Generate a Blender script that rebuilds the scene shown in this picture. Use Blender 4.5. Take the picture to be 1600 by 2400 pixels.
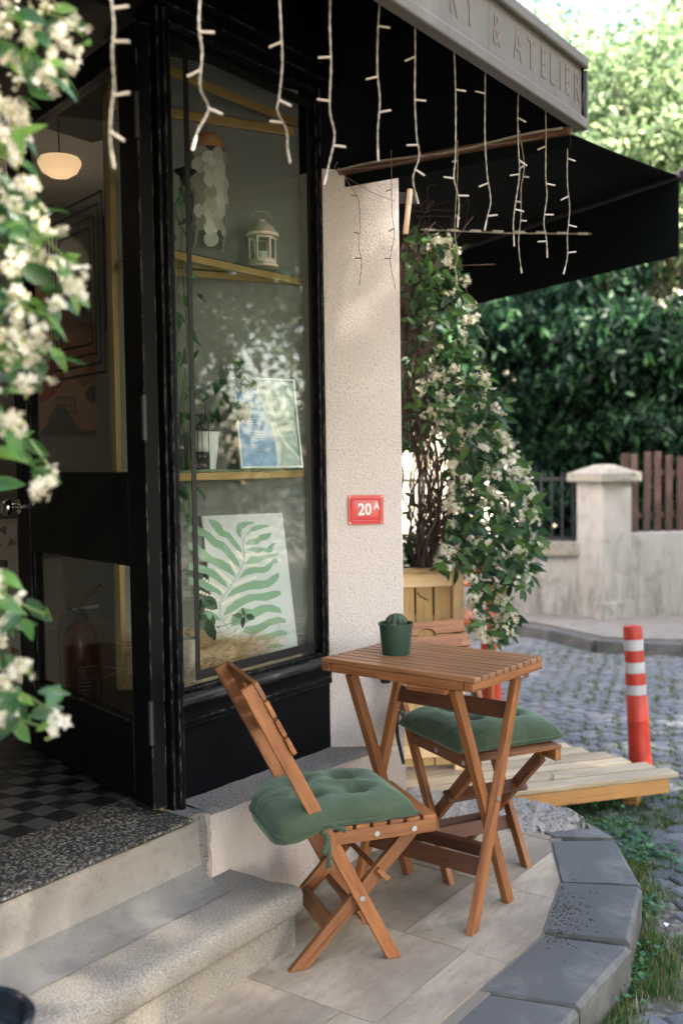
import bpy, bmesh, math, random
import numpy as np
from mathutils import Vector, Matrix, Quaternion

random.seed(7); rng = np.random.default_rng(7)
S = bpy.context.scene
for o in list(bpy.data.objects): bpy.data.objects.remove(o)

# ------------------------------------------------------------------ camera
CAM = Vector((-2.768, -1.942, 1.323))
P_, ROLL = 0.0482, -0.01462
YAW = 0.618
def _rot(v):  # camera-yaw frame -> world (x along the shop front, y into the shop)
    s, c = math.sin(YAW), math.cos(YAW)
    return Vector((s * v[1] + c * v[0], c * v[1] - s * v[0], v[2])) if False else Vector((v[0]*s + v[1]*c, -v[0]*c + v[1]*s, v[2]))
fwd = Vector((0, math.cos(P_), -math.sin(P_))); rt = Vector((1, 0, 0)); up = rt.cross(fwd)
rt2 = math.cos(ROLL) * rt + math.sin(ROLL) * up; up2 = -math.sin(ROLL) * rt + math.cos(ROLL) * up
def _w(v): return Vector((v[0]*math.sin(YAW) + v[1]*math.cos(YAW), -v[0]*math.cos(YAW) + v[1]*math.sin(YAW), v[2])) * 1.0
U3 = (math.sin(YAW), math.cos(YAW), 0)
N3 = (-math.cos(YAW), math.sin(YAW), 0)
def toW(v): return Vector((v[0]*U3[0] + v[1]*U3[1], v[0]*N3[0] + v[1]*N3[1], v[2]))
R_, Uv, F_ = toW(rt2), toW(up2), toW(fwd)
FPX = 2418.3
cam = bpy.data.cameras.new('camera'); co = bpy.data.objects.new('camera', cam)
S.collection.objects.link(co); S.camera = co
M = Matrix((R_, Uv, -F_)).transposed().to_4x4(); M.translation = CAM
co.matrix_world = M
cam.sensor_fit = 'VERTICAL'; cam.sensor_height = 36; cam.sensor_width = 24
cam.lens = FPX / 2400 * 36
cam.clip_start = 0.05; cam.clip_end = 500
cam.dof.use_dof = True; cam.dof.focus_distance = 2.95; cam.dof.aperture_fstop = 2.1; cam.dof.aperture_blades = 9

# ------------------------------------------------------------------ world, sun, exposure
SUN_EL, SUN_H = math.radians(38), Vector((0.16, -0.98, 0)).normalized()
W = bpy.data.worlds.new('World'); S.world = W; W.use_nodes = True
nt = W.node_tree; nt.nodes.clear()
sky = nt.nodes.new('ShaderNodeTexSky'); sky.sky_type = 'NISHITA'; sky.sun_disc = False
sky.sun_elevation = SUN_EL; sky.sun_rotation = math.atan2(SUN_H.x, SUN_H.y)
sky.air_density = 1.0; sky.dust_density = 2.5; sky.ozone_density = 1.0
bg = nt.nodes.new('ShaderNodeBackground'); bg.inputs[1].default_value = 0.115
ow = nt.nodes.new('ShaderNodeOutputWorld')
nt.links.new(sky.outputs[0], bg.inputs[0]); nt.links.new(bg.outputs[0], ow.inputs[0])
sl = bpy.data.lights.new('sun', 'SUN'); sl.energy = 5.0; sl.angle = math.radians(0.9); sl.color = (1, 0.93, 0.82)
so = bpy.data.objects.new('sun', sl); S.collection.objects.link(so)
sd = Vector((SUN_H.x * math.cos(SUN_EL), SUN_H.y * math.cos(SUN_EL), math.sin(SUN_EL)))
so.rotation_euler = sd.to_track_quat('Z', 'Y').to_euler()
S.view_settings.view_transform = 'Standard'; S.view_settings.look = 'None'
S.view_settings.exposure = 3.55; S.view_settings.gamma = 1.0
S.view_settings.use_white_balance = True; S.view_settings.white_balance_temperature = 6500; S.view_settings.white_balance_tint = 11
S.render.engine = 'CYCLES'
S.cycles.max_bounces = 8; S.cycles.transparent_max_bounces = 24; S.cycles.use_denoising = True
S.cycles.sample_clamp_indirect = 8
S.cycles.caustics_reflective = False; S.cycles.caustics_refractive = False

# ------------------------------------------------------------------ surveying helpers (photo pixel + known plane -> point)
def ray(p): return F_ + R_ * ((p[0] - 800) / FPX) + Uv * ((1200 - p[1]) / FPX)
def on(p, ax, val):
    d = ray(p); t = (val - CAM[ax]) / d[ax]; return CAM + d * t
def gz(p, z=0.0): return on(p, 2, z)
def fy(p, y): return on(p, 1, y)
def fx(p, x): return on(p, 0, x)
def at(p, d): return CAM + ray(p) * d
def onpl(p, a, n):
    d = ray(p); return CAM + d * ((a - CAM).dot(n) / d.dot(n))
def px(v):
    d = Vector(v) - CAM; z = d.dot(F_); return 800 + FPX * d.dot(R_) / z, 1200 - FPX * d.dot(Uv) / z, z

# ------------------------------------------------------------------ materials
def ramp(nt, fac, stops, interp='LINEAR'):
    r = nt.nodes.new('ShaderNodeValToRGB'); r.color_ramp.interpolation = interp
    el = r.color_ramp.elements
    while len(el) < len(stops): el.new(0.5)
    for e, (p, c) in zip(el, stops):
        e.position = p; e.color = (*c, 1) if len(c) == 3 else c
    nt.links.new(fac, r.inputs[0]); return r.outputs[0]
def noise(nt, vec, scale, detail=4, rough=0.6, dist=0.0):
    n = nt.nodes.new('ShaderNodeTexNoise'); n.inputs['Scale'].default_value = scale
    n.inputs['Detail'].default_value = detail; n.inputs['Roughness'].default_value = rough; n.inputs['Distortion'].default_value = dist
    if vec is not None: nt.links.new(vec, n.inputs['Vector'])
    return n.outputs[0]
def mapping(nt, vec, scale=(1, 1, 1)):
    m = nt.nodes.new('ShaderNodeMapping'); m.inputs['Scale'].default_value = scale
    nt.links.new(vec, m.inputs['Vector']); return m.outputs[0]
def mixc(nt, fac, a, b, blend='MIX'):
    m = nt.nodes.new('ShaderNodeMix'); m.data_type = 'RGBA'; m.blend_type = blend
    for k, v in ((0, fac), (6, a), (7, b)):
        if isinstance(v, (int, float)): m.inputs[k].default_value = v
        elif isinstance(v, tuple): m.inputs[k].default_value = (*v, 1)
        else: nt.links.new(v, m.inputs[k])
    return m.outputs[2]
def math_(nt, op, a, b=0.0):
    m = nt.nodes.new('ShaderNodeMath'); m.operation = op
    for k, v in ((0, a), (1, b)):
        if isinstance(v, (int, float)): m.inputs[k].default_value = v
        else: nt.links.new(v, m.inputs[k])
    return m.outputs[0]
def new(name):
    m = bpy.data.materials.new(name); m.use_nodes = True; nt = m.node_tree
    b = nt.nodes['Principled BSDF']; tc = nt.nodes.new('ShaderNodeTexCoord')
    return m, nt, b, tc
def setb(nt, b, col=None, rough=None, bump=None, bstr=0.2, bdist=0.01, metal=0.0, spec=None):
    if col is not None:
        if isinstance(col, tuple): b.inputs['Base Color'].default_value = (*col, 1)
        else: nt.links.new(col, b.inputs['Base Color'])
    if rough is not None:
        if isinstance(rough, (int, float)): b.inputs['Roughness'].default_value = rough
        else: nt.links.new(rough, b.inputs['Roughness'])
    b.inputs['Metallic'].default_value = metal
    if spec is not None: b.inputs['Specular IOR Level'].default_value = spec
    if bump is not None:
        n = nt.nodes.new('ShaderNodeBump'); n.inputs['Strength'].default_value = bstr; n.inputs['Distance'].default_value = bdist
        nt.links.new(bump, n.inputs['Height']); nt.links.new(n.outputs[0], b.inputs['Normal'])
def simple(name, col, rough=0.5, metal=0.0, spec=None, bump=0, bscale=60, vary=0.0):
    m, nt, b, tc = new(name); c = col
    if vary:
        n = noise(nt, tc.outputs['Object'], bscale * 0.2, 4)
        c = mixc(nt, n, tuple(x * (1 - vary) for x in col), tuple(min(1, x * (1 + vary)) for x in col))
    h = noise(nt, tc.outputs['Object'], bscale, 5) if bump else None
    setb(nt, b, c, rough, h, bump, 0.004, metal, spec); return m
def objrand(nt):
    oi = nt.nodes.new('ShaderNodeObjectInfo'); return oi.outputs['Random']
def wood(name, a, b_, dark, rough=0.45, gs=(3, 45, 45), vary=0.25, coat=0.0, bump=0.25):
    m, nt, b, tc = new(name)
    add = nt.nodes.new('ShaderNodeVectorMath'); add.operation = 'ADD'
    cx = nt.nodes.new('ShaderNodeCombineXYZ'); rr = objrand(nt)
    for i in range(3): nt.links.new(math_(nt, 'MULTIPLY', rr, (37.0, 11.0, 23.0)[i]), cx.inputs[i])
    nt.links.new(tc.outputs['Object'], add.inputs[0]); nt.links.new(cx.outputs[0], add.inputs[1])
    v = mapping(nt, add.outputs[0], gs)
    n1 = noise(nt, v, 1.6, 6, 0.65, 0.6)
    n2 = noise(nt, mapping(nt, add.outputs[0], (gs[0] * 3, gs[1] * 5, gs[2] * 5)), 1.0, 3)
    c = ramp(nt, n1, [(0.3, dark), (0.45, b_), (0.68, a)])
    c = mixc(nt, math_(nt, 'MULTIPLY', n2, 0.35), c, dark)
    n3 = noise(nt, mapping(nt, add.outputs[0], (4, 9, 9)), 1.0, 3)
    c = mixc(nt, math_(nt, 'MULTIPLY', math_(nt, 'SUBTRACT', n3, 0.45), 1.1), c, dark)
    hsv = nt.nodes.new('ShaderNodeHueSaturation'); nt.links.new(c, hsv.inputs['Color'])
    nt.links.new(math_(nt, 'ADD', math_(nt, 'MULTIPLY', rr, vary), 1 - vary / 2), hsv.inputs['Value'])
    setb(nt, b, hsv.outputs[0], math_(nt, 'ADD', math_(nt, 'MULTIPLY', n2, 0.25), rough - 0.1), n2, bump, 0.0008)
    b.inputs['Coat Weight'].default_value = coat; b.inputs['Coat Roughness'].default_value = 0.25
    return m

TEAK = wood('oiled_teak', (0.36, 0.142, 0.043), (0.24, 0.084, 0.024), (0.08, 0.026, 0.008), 0.5, coat=0.03, vary=.5)
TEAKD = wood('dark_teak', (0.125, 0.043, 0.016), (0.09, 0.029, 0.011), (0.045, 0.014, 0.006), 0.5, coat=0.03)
TEAKTOP = wood('table_teak', (0.32, 0.155, 0.068), (0.24, 0.105, 0.043), (0.13, 0.052, 0.022), 0.4, coat=0.12)
PINE = wood('new_pine', (0.82, 0.62, 0.37), (0.76, 0.54, 0.30), (0.6, 0.38, 0.18), 0.6, (2, 22, 22), 0.14)
PINEG = wood('ribbed_pine', (0.60, 0.42, 0.20), (0.50, 0.34, 0.15), (0.36, 0.22, 0.09), 0.65, (3, 60, 60), 0.2)
DECK = wood('deck_timber', (0.47, 0.375, 0.245), (0.39, 0.305, 0.19), (0.2, 0.155, 0.10), 0.7, (2.5, 30, 30), 0.28)
DECKE = wood('deck_edge_timber', (0.58, 0.30, 0.10), (0.48, 0.23, 0.07), (0.28, 0.12, 0.04), 0.6)
RUST = wood('rust_timber', (0.50, 0.13, 0.035), (0.42, 0.1, 0.03), (0.25, 0.06, 0.02), 0.4)

def mat_black():
    m, nt, b, tc = new('black_paint'); v = tc.outputs['Object']
    n = noise(nt, v, 9, 6, 0.7); chip = noise(nt, mapping(nt, v, (50, 50, 20)), 1.0, 4, 0.7); patch = noise(nt, v, 2.7, 3)
    bvn = nt.nodes.new('ShaderNodeBevel'); bvn.samples = 3; bvn.inputs['Radius'].default_value = 0.009
    geo = nt.nodes.new('ShaderNodeNewGeometry'); dt = nt.nodes.new('ShaderNodeVectorMath'); dt.operation = 'DOT_PRODUCT'
    nt.links.new(bvn.outputs[0], dt.inputs[0]); nt.links.new(geo.outputs['Normal'], dt.inputs[1])
    edge = ramp(nt, dt.outputs['Value'], [(0.86, (1, 1, 1)), (0.97, (0, 0, 0))])
    k2 = math_(nt, 'MULTIPLY', edge, ramp(nt, chip, [(0.50, (0, 0, 0)), (0.57, (1, 1, 1))]))
    k1 = math_(nt, 'MULTIPLY', ramp(nt, patch, [(0.64, (0, 0, 0)), (0.72, (1, 1, 1))]), ramp(nt, chip, [(0.60, (0, 0, 0)), (0.64, (1, 1, 1))]))
    base = mixc(nt, n, (0.0014, 0.0018, 0.0025), (0.003, 0.0036, 0.0048))
    c = mixc(nt, math_(nt, 'MULTIPLY', math_(nt, 'MAXIMUM', k2, math_(nt, 'MULTIPLY', k1, 0.35)), 0.8), base, (0.17, 0.16, 0.145))
    st = noise(nt, mapping(nt, v, (25, 25, 3)), 1.0, 4)
    setb(nt, b, c, ramp(nt, n, [(0.3, (0.34,) * 3), (0.7, (0.55,) * 3)]), st, 0.25, 0.002, spec=0.09)
    return m
BLACK = mat_black()
def mat_worn():
    m, nt, b, tc = new('worn_black_sill')
    n = noise(nt, mapping(nt, tc.outputs['Object'], (6, 60, 60)), 1.0, 6, 0.7)
    c = ramp(nt, n, [(0.46, (0.004, 0.0045, 0.006)), (0.58, (0.03, 0.031, 0.033)), (0.70, (0.2, 0.19, 0.175))])
    setb(nt, b, c, 0.6, n, 0.4, 0.003); return m
WORN = mat_worn()
def mat_stucco(name, c1, c2, pit, sc=1.0, pits=0.3, dirt=None):
    m, nt, b, tc = new(name); v = tc.outputs['Object']
    big = noise(nt, v, 3.0, 4); f = noise(nt, v, 150 * sc, 5, 0.62); f2 = noise(nt, v, 330 * sc, 3)
    c = mixc(nt, big, c1, c2)
    c = mixc(nt, math_(nt, 'MULTIPLY', ramp(nt, f, [(0.34, (1, 1, 1)), (0.47, (0, 0, 0))]), pits), c, pit)
    if dirt:
        sp = nt.nodes.new('ShaderNodeSeparateXYZ'); nt.links.new(v, sp.inputs[0])
        d = noise(nt, mapping(nt, v, (12, 12, 2)), 1.0, 6, 0.7)
        h = ramp(nt, sp.outputs['Z'], [(0.0, (1, 1, 1)), (dirt[1], (0, 0, 0))])
        c = mixc(nt, math_(nt, 'MULTIPLY', math_(nt, 'MULTIPLY', h, ramp(nt, d, [(0.4, (0, 0, 0)), (0.7, (1, 1, 1))])), 0.8), c, dirt[0])
    hh = math_(nt, 'ADD', math_(nt, 'MULTIPLY', f, 0.7), math_(nt, 'MULTIPLY', f2, 0.3))
    setb(nt, b, c, 0.9, hh, 0.9, 0.011, spec=0.2); return m
STUCCO = mat_stucco('cream_render', (0.68, 0.605, 0.565), (0.77, 0.695, 0.655), (0.20, 0.15, 0.12), dirt=((0.34, 0.28, 0.24), 0.5))
PLINTH = mat_stucco('plinth_render', (0.52, 0.44, 0.385), (0.64, 0.56, 0.5), (0.25, 0.19, 0.15), 0.8, 0.25, dirt=((0.36, 0.29, 0.23), 0.3))
LEDGE = mat_stucco('pebbled_cement', (0.17, 0.158, 0.142), (0.28, 0.26, 0.235), (0.06, 0.055, 0.05), 1.0, 1.0)
ROUGHC = mat_stucco('rough_cement', (0.20, 0.185, 0.165), (0.36, 0.335, 0.305), (0.05, 0.045, 0.04), 0.55, 1.0)
CEMENT = mat_stucco('smooth_cement', (0.16, 0.145, 0.125), (0.27, 0.245, 0.215), (0.14, 0.125, 0.11), 0.2, 0.4)
def mat_speck(name, cols, sc, rough=0.8, bs=0.3, big=None):
    m, nt, b, tc = new(name); v = tc.outputs['Object']
    n = noise(nt, v, sc, 3, 0.6)
    k = len(cols); c = ramp(nt, n, [(0.36 + 0.28 * i / max(1, k - 1), x) for i, x in enumerate(cols)])
    if big:
        g = noise(nt, v, 5, 5, 0.65); c = mixc(nt, ramp(nt, g, [(0.45, (0, 0, 0)), (0.75, (0.75,) * 3)]), c, big)
    setb(nt, b, c, rough, n, bs, 0.003, spec=0.25); return m
GRANITE = mat_speck('granite', [(0.13, 0.12, 0.107), (0.20, 0.185, 0.163), (0.30, 0.272, 0.235)], 210, 0.8, 0.5, (0.29, 0.245, 0.19))
TERRAZZO = mat_speck('terrazzo', [(0.012, 0.012, 0.012), (0.03, 0.029, 0.027), (0.20, 0.19, 0.155)], 110, 0.6, 0.15)
def mat_travertine():
    m, nt, b, tc = new('travertine'); v = tc.outputs['Object']
    rr = objrand(nt)
    n1 = noise(nt, mapping(nt, v, (4, 14, 4)), 1.0, 7, 0.65, 0.8); n2 = noise(nt, v, 2.2, 5)
    pit = noise(nt, mapping(nt, v, (30, 90, 30)), 1.0, 4, 0.6)
    c = ramp(nt, n1, [(0.25, (0.23, 0.18, 0.125)), (0.5, (0.36, 0.30, 0.225)), (0.75, (0.46, 0.405, 0.32))])
    c = mixc(nt, math_(nt, 'MULTIPLY', ramp(nt, n2, [(0.42, (0, 0, 0)), (0.62, (1, 1, 1))]), 0.6), c, (0.22, 0.165, 0.115))
    c = mixc(nt, ramp(nt, pit, [(0.25, (1, 1, 1)), (0.31, (0, 0, 0))]), c, (0.08, 0.062, 0.05))
    sw = noise(nt, mapping(nt, v, (5, 16, 5)), 1.0, 8, 0.8, 1.5); c = mixc(nt, math_(nt, 'MULTIPLY', ramp(nt, sw, [(0.52, (0, 0, 0)), (0.60, (1, 1, 1))]), 0.45), c, (0.17, 0.145, 0.12)); c = mixc(nt, math_(nt, 'MULTIPLY', ramp(nt, sw, [(0.33, (1, 1, 1)), (0.40, (0, 0, 0))]), 0.5), c, (0.55, 0.51, 0.45))
    gm = noise(nt, v, 1.6, 4, .6); c = mixc(nt, math_(nt, 'MULTIPLY', ramp(nt, gm, [(0.46, (0, 0, 0)), (0.62, (1, 1, 1))]), 0.5), c, (0.16, 0.135, 0.11))
    st = noise(nt, v, 26, 6, 0.75); c = mixc(nt, math_(nt, 'MULTIPLY', ramp(nt, st, [(0.56, (0, 0, 0)), (0.66, (1, 1, 1))]), 0.4), c, (0.15, 0.125, 0.10))
    hs = nt.nodes.new('ShaderNodeHueSaturation'); nt.links.new(c, hs.inputs['Color'])
    nt.links.new(math_(nt, 'ADD', math_(nt, 'MULTIPLY', rr, 0.22), 0.9), hs.inputs['Value'])
    setb(nt, b, hs.outputs[0], 0.75, pit, 0.35, 0.003, spec=0.3); return m
TRAV = mat_travertine()
def mat_basalt(name, c1, c2, sc=1):
    m, nt, b, tc = new(name); v = tc.outputs['Object']; rr = objrand(nt)
    n1 = noise(nt, v, 7 * sc, 6, 0.6); n2 = noise(nt, mapping(nt, v, (70, 110, 70)), 1.0, 3)
    c = mixc(nt, n1, c1, c2)
    c = mixc(nt, ramp(nt, n2, [(0.24, (1, 1, 1)), (0.29, (0, 0, 0))]), c, (0.04, 0.04, 0.042))
    n4 = noise(nt, v, 3, 5, 0.7); c = mixc(nt, math_(nt, 'MULTIPLY', ramp(nt, n4, [(0.52, (0, 0, 0)), (0.7, (1, 1, 1))]), 0.45), c, (0.27, 0.25, 0.225))
    hs = nt.nodes.new('ShaderNodeHueSaturation'); nt.links.new(c, hs.inputs['Color'])
    nt.links.new(math_(nt, 'ADD', math_(nt, 'MULTIPLY', rr, 0.3 * sc), 1 - .15 * sc), hs.inputs['Value'])
    setb(nt, b, hs.outputs[0], 0.7, noise(nt, v, 70 * sc, 6, .7), 0.6, 0.005, spec=0.25); return m
BASALT = mat_basalt('kerb_basalt', (0.064, 0.0635, 0.0615), (0.108, 0.106, 0.102))
COBBLE = mat_basalt('cobble_basalt', (0.068, 0.072, 0.077), (0.13, 0.135, 0.141), 2)
SOIL = mat_speck('street_soil', [(0.06, 0.05, 0.04), (0.11, 0.095, 0.075), (0.2, 0.18, 0.15)], 45, 0.95, 0.5, (0.1, 0.095, 0.06))
GROUT = simple('dirty_joint', (0.17, 0.145, 0.115), 0.95, bump=0.4, bscale=120)
FARPAVE = mat_stucco('far_pavement', (0.13, 0.12, 0.105), (0.235, 0.215, 0.19), (0.1, 0.09, 0.08), 0.08, 0.6)
GWALL = mat_stucco('stained_garden_wall', (0.28, 0.265, 0.235), (0.41, 0.39, 0.355), (0.17, 0.155, 0.13), 0.05, 0.5, dirt=((0.07, 0.065, 0.05), 0.8))
def mat_fabric(name, a, bcol, sc=900):
    m, nt, b, tc = new(name); v = tc.outputs['Object']
    n = noise(nt, v, 9, 4); wv = noise(nt, mapping(nt, v, (sc, sc * 0.4, sc)), 1.0, 2)
    c = mixc(nt, n, a, bcol); c = mixc(nt, math_(nt, 'MULTIPLY', wv, 0.25), c, tuple(x * 0.6 for x in a))
    wr = noise(nt, mapping(nt, v, (17, 8, 14)), 1.0, 5, 0.55, 1.2)
    h = math_(nt, 'ADD', math_(nt, 'MULTIPLY', wr, 0.9), math_(nt, 'MULTIPLY', wv, 0.02))
    setb(nt, b, c, 0.85, h, 0.75, 0.010, spec=0.12)
    b.inputs['Sheen Weight'].default_value = 0.35; b.inputs['Sheen Roughness'].default_value = 0.5
    b.inputs['Sheen Tint'].default_value = (0.6, 0.8, 0.65, 1); return m
GREENF = mat_fabric('green_canvas', (0.034, 0.056, 0.033), (0.074, 0.102, 0.061))
AWNF = simple('black_awning_cloth', (0.003, 0.0045, 0.0048), 0.85, spec=0.08, bump=0.1, bscale=300)
def mat_fascia():
    m, nt, b, tc = new('weathered_fascia'); v = tc.outputs['Object']
    st = noise(nt, mapping(nt, v, (40, 40, 2)), 1.0, 5, 0.7); n = noise(nt, v, 8, 5)
    c = mixc(nt, n, (0.105, 0.10, 0.09), (0.155, 0.148, 0.133))
    c = mixc(nt, math_(nt, 'MULTIPLY', ramp(nt, st, [(0.55, (0, 0, 0)), (0.75, (1, 1, 1))]), 0.6), c, (0.07, 0.065, 0.06))
    setb(nt, b, c, 0.65, st, 0.1, 0.002, spec=0.3); return m
FASCIA = mat_fascia()
LETTER = simple('faded_gold_letters', (0.142, 0.108, 0.08), 0.7, vary=0.35, bscale=220)
RUSTBAR = simple('rusty_bar', (0.10, 0.045, 0.02), 0.7, vary=0.6, bump=0.3, bscale=80)
BRASS = simple('aged_brass', (0.40, 0.255, 0.095), 0.42, 0.35, vary=0.3, bump=0.1, bscale=80)
STEEL = simple('bolt_steel', (0.6, 0.6, 0.58), 0.35, 0.9)
CHROME = simple('chrome', (0.7, 0.68, 0.66), 0.15, 1.0)
IRON = simple('black_iron', (0.012, 0.012, 0.013), 0.5, bump=0.2, bscale=90)
CABLE = simple('cream_cable', (0.34, 0.30, 0.235), 0.5, vary=0.4, bscale=160)
BULB = simple('led_caps', (0.50, 0.43, 0.34), 0.35, vary=0.15)
THINC = simple('brown_wire', (0.22, 0.16, 0.12), 0.6)
REDSIGN = simple('red_enamel', (0.52, 0.022, 0.026), 0.28, vary=0.2, bscale=30)
WHITEP = simple('white_enamel', (0.78, 0.76, 0.76), 0.35)
BOLR = simple('orange_red_plastic', (0.44, 0.030, 0.012), 0.45, vary=0.4, bscale=40, bump=.1)
REFL = simple('grey_reflective_tape', (0.46, 0.44, 0.44), 0.4, vary=0.35, bscale=60)
POTG = simple('green_pot_plastic', (0.018, 0.05, 0.033), 0.38, vary=0.1)
DIRT = simple('potting_soil', (0.03, 0.022, 0.016), 0.95, bump=0.6, bscale=150)
WHITEC = simple('white_ceramic', (0.72, 0.72, 0.72), 0.3)
CREAMM = simple('cream_lantern_enamel', (0.62, 0.57, 0.47), 0.4, vary=0.15)
COCO = simple('coconut_shell', (0.50, 0.25, 0.11), 0.6, vary=0.4, bscale=70, bump=0.2)
WALLG = simple('grey_interior_wall', (0.185, 0.185, 0.175), 0.85, vary=0.1, bscale=12, bump=0.05)
WALLW = simple('pale_interior_wall', (0.27, 0.275, 0.265), 0.85, vary=0.06, bscale=10, bump=0.05)
CEILW = simple('white_ceiling', (0.72, 0.69, 0.66), 0.9)
CEILD = simple('dark_soffit', (0.014, 0.015, 0.016), 0.7)
TILEB = simple('black_floor_tile', (0.008, 0.0085, 0.009), 0.4, vary=0.2)
TILEW = simple('grey_floor_tile', (0.045, 0.045, 0.044), 0.42, vary=0.2)
CANVAS = simple('white_canvas', (0.64, 0.64, 0.65), 0.8)
LEAFG = simple('printed_green', (0.23, 0.385, 0.25), 0.8)
LEAFL = simple('printed_line', (0.25, 0.36, 0.33), 0.8)
CREAMP = simple('printed_cream', (0.86, 0.80, 0.66), 0.8)
DECAL = simple('black_vinyl', (0.004, 0.004, 0.004), 0.5)
HAYM = None
EXTR = simple('extinguisher_red', (0.13, 0.004, 0.006), 0.22)
WHITEL = simple('white_print', (0.55, 0.55, 0.55), 0.6)
PEACH = simple('poster_peach', (0.55, 0.29, 0.18), 0.8); PRED = simple('poster_red', (0.48, 0.06, 0.055), 0.8)
PGRN = simple('poster_green', (0.055, 0.06, 0.045), 0.8); PDK = simple('poster_dark', (0.015, 0.015, 0.014), 0.8)
PTAN = simple('poster_tan', (0.38, 0.13, 0.07), 0.8)
STONEB = simple('brown_mosaic_stone', (0.17, 0.06, 0.025), 0.5, vary=0.5, bscale=60)
STONED = simple('dark_mosaic_stone', (0.05, 0.035, 0.028), 0.5, vary=0.5, bscale=60)
MORTAR = simple('pale_mortar', (0.40, 0.36, 0.31), 0.9)
GLAZE = simple('dark_glazed_pot', (0.012, 0.018, 0.026), 0.18, vary=0.3, bscale=30)
HOUSEM = simple('pale_yellow_house', (0.62, 0.55, 0.42), 0.85, vary=0.1, bscale=6)
ROOFM = simple('terracotta_roof', (0.35, 0.13, 0.07), 0.8)
SHUT = simple('dark_window', (0.03, 0.035, 0.04), 0.2)
BARK = simple('grey_bark', (0.10, 0.08, 0.06), 0.9, bump=0.6, bscale=30, vary=0.3)
STEMM = simple('brown_stem', (0.05, 0.026, 0.017), 0.8, bump=0.3, bscale=120, vary=0.4)
STEMG = simple('green_stem', (0.10, 0.16, 0.04), 0.6)
FENCEW = simple('brown_fence_stain', (0.05, 0.022, 0.014), 0.6, vary=0.4, bscale=20)
BAMBOO = simple('bamboo_cane', (0.50, 0.36, 0.24), 0.6, vary=0.25, bscale=40)
WASH = simple('wicker_grey', (0.42, 0.36, 0.30), 0.8, vary=0.4, bscale=200)

def mat_leaf(name, dark, mid, light, rough=0.35, trans=0.35, spec=0.5, wax=0.0):
    m = bpy.data.materials.new(name); m.use_nodes = True; nt = m.node_tree; b = nt.nodes['Principled BSDF']
    geo = nt.nodes.new('ShaderNodeNewGeometry'); oi = nt.nodes.new('ShaderNodeObjectInfo')
    r = math_(nt, 'FRACT', math_(nt, 'ADD', geo.outputs['Random Per Island'], oi.outputs['Random']))
    c = ramp(nt, r, [(0.0, dark), (0.55, mid), (0.85, light), (1.0, light)])
    nt.links.new(c, b.inputs['Base Color']); b.inputs['Roughness'].default_value = rough
    b.inputs['Specular IOR Level'].default_value = spec
    tl = nt.nodes.new('ShaderNodeBsdfTranslucent')
    hs = nt.nodes.new('ShaderNodeHueSaturation'); hs.inputs['Value'].default_value = 1.9; hs.inputs['Hue'].default_value = 0.485
    nt.links.new(c, hs.inputs['Color']); nt.links.new(hs.outputs[0], tl.inputs['Color'])
    mx = nt.nodes.new('ShaderNodeMixShader'); mx.inputs[0].default_value = trans
    out = nt.nodes['Material Output']
    nt.links.new(b.outputs[0], mx.inputs[1]); nt.links.new(tl.outputs[0], mx.inputs[2]); nt.links.new(mx.outputs[0], out.inputs[0])
    return m
JLEAF = mat_leaf('jasmine_leaf', (0.010, 0.032, 0.013), (0.020, 0.062, 0.019), (0.06, 0.125, 0.028), 0.38, 0.22, 0.3)
FLEAF = mat_leaf('near_jasmine_leaf', (0.018, 0.06, 0.02), (0.036, 0.115, 0.026), (0.11, 0.22, 0.04), 0.32, 0.3)
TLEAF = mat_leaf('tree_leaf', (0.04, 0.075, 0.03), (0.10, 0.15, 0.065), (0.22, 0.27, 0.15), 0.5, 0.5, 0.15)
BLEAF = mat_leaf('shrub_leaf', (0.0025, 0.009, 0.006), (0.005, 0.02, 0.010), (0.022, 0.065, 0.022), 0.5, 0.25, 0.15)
PLEAF = mat_leaf('house_plant_leaf', (0.012, 0.05, 0.02), (0.02, 0.08, 0.03), (0.05, 0.13, 0.05), 0.3, 0.2)
GRASSM = mat_leaf('grass_blade', (0.02, 0.068, 0.012), (0.036, 0.105, 0.018), (0.085, 0.15, 0.03), 0.6, 0.3)
DRYG = mat_leaf('dry_grass_blade', (0.16, 0.11, 0.05), (0.24, 0.18, 0.09), (0.32, 0.25, 0.14), 0.7, 0.2)
CLOV = mat_leaf('weed_leaf', (0.014, 0.065, 0.02), (0.028, 0.11, 0.03), (0.06, 0.16, 0.04), 0.5, 0.25)
HAYM = mat_leaf('hay', (0.38, 0.25, 0.12), (0.52, 0.36, 0.19), (0.68, 0.53, 0.32), 0.7, 0.15, 0.2)
CACT = mat_leaf('cactus_skin', (0.018, 0.04, 0.018), (0.025, 0.055, 0.022), (0.03, 0.065, 0.025), 0.6, 0.05)
PETAL = mat_leaf('jasmine_petal', (0.56, 0.51, 0.36), (0.63, 0.595, 0.49), (0.68, 0.655, 0.58), 0.7, 0.18, 0.1)
BUD = mat_leaf('jasmine_bud', (0.30, 0.34, 0.10), (0.42, 0.44, 0.16), (0.55, 0.52, 0.25), 0.6, 0.3, 0.2)
CAPIZ = mat_leaf('capiz_shell', (0.55, 0.54, 0.50), (0.62, 0.61, 0.57), (0.70, 0.69, 0.66), 0.3, 0.45)

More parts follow.
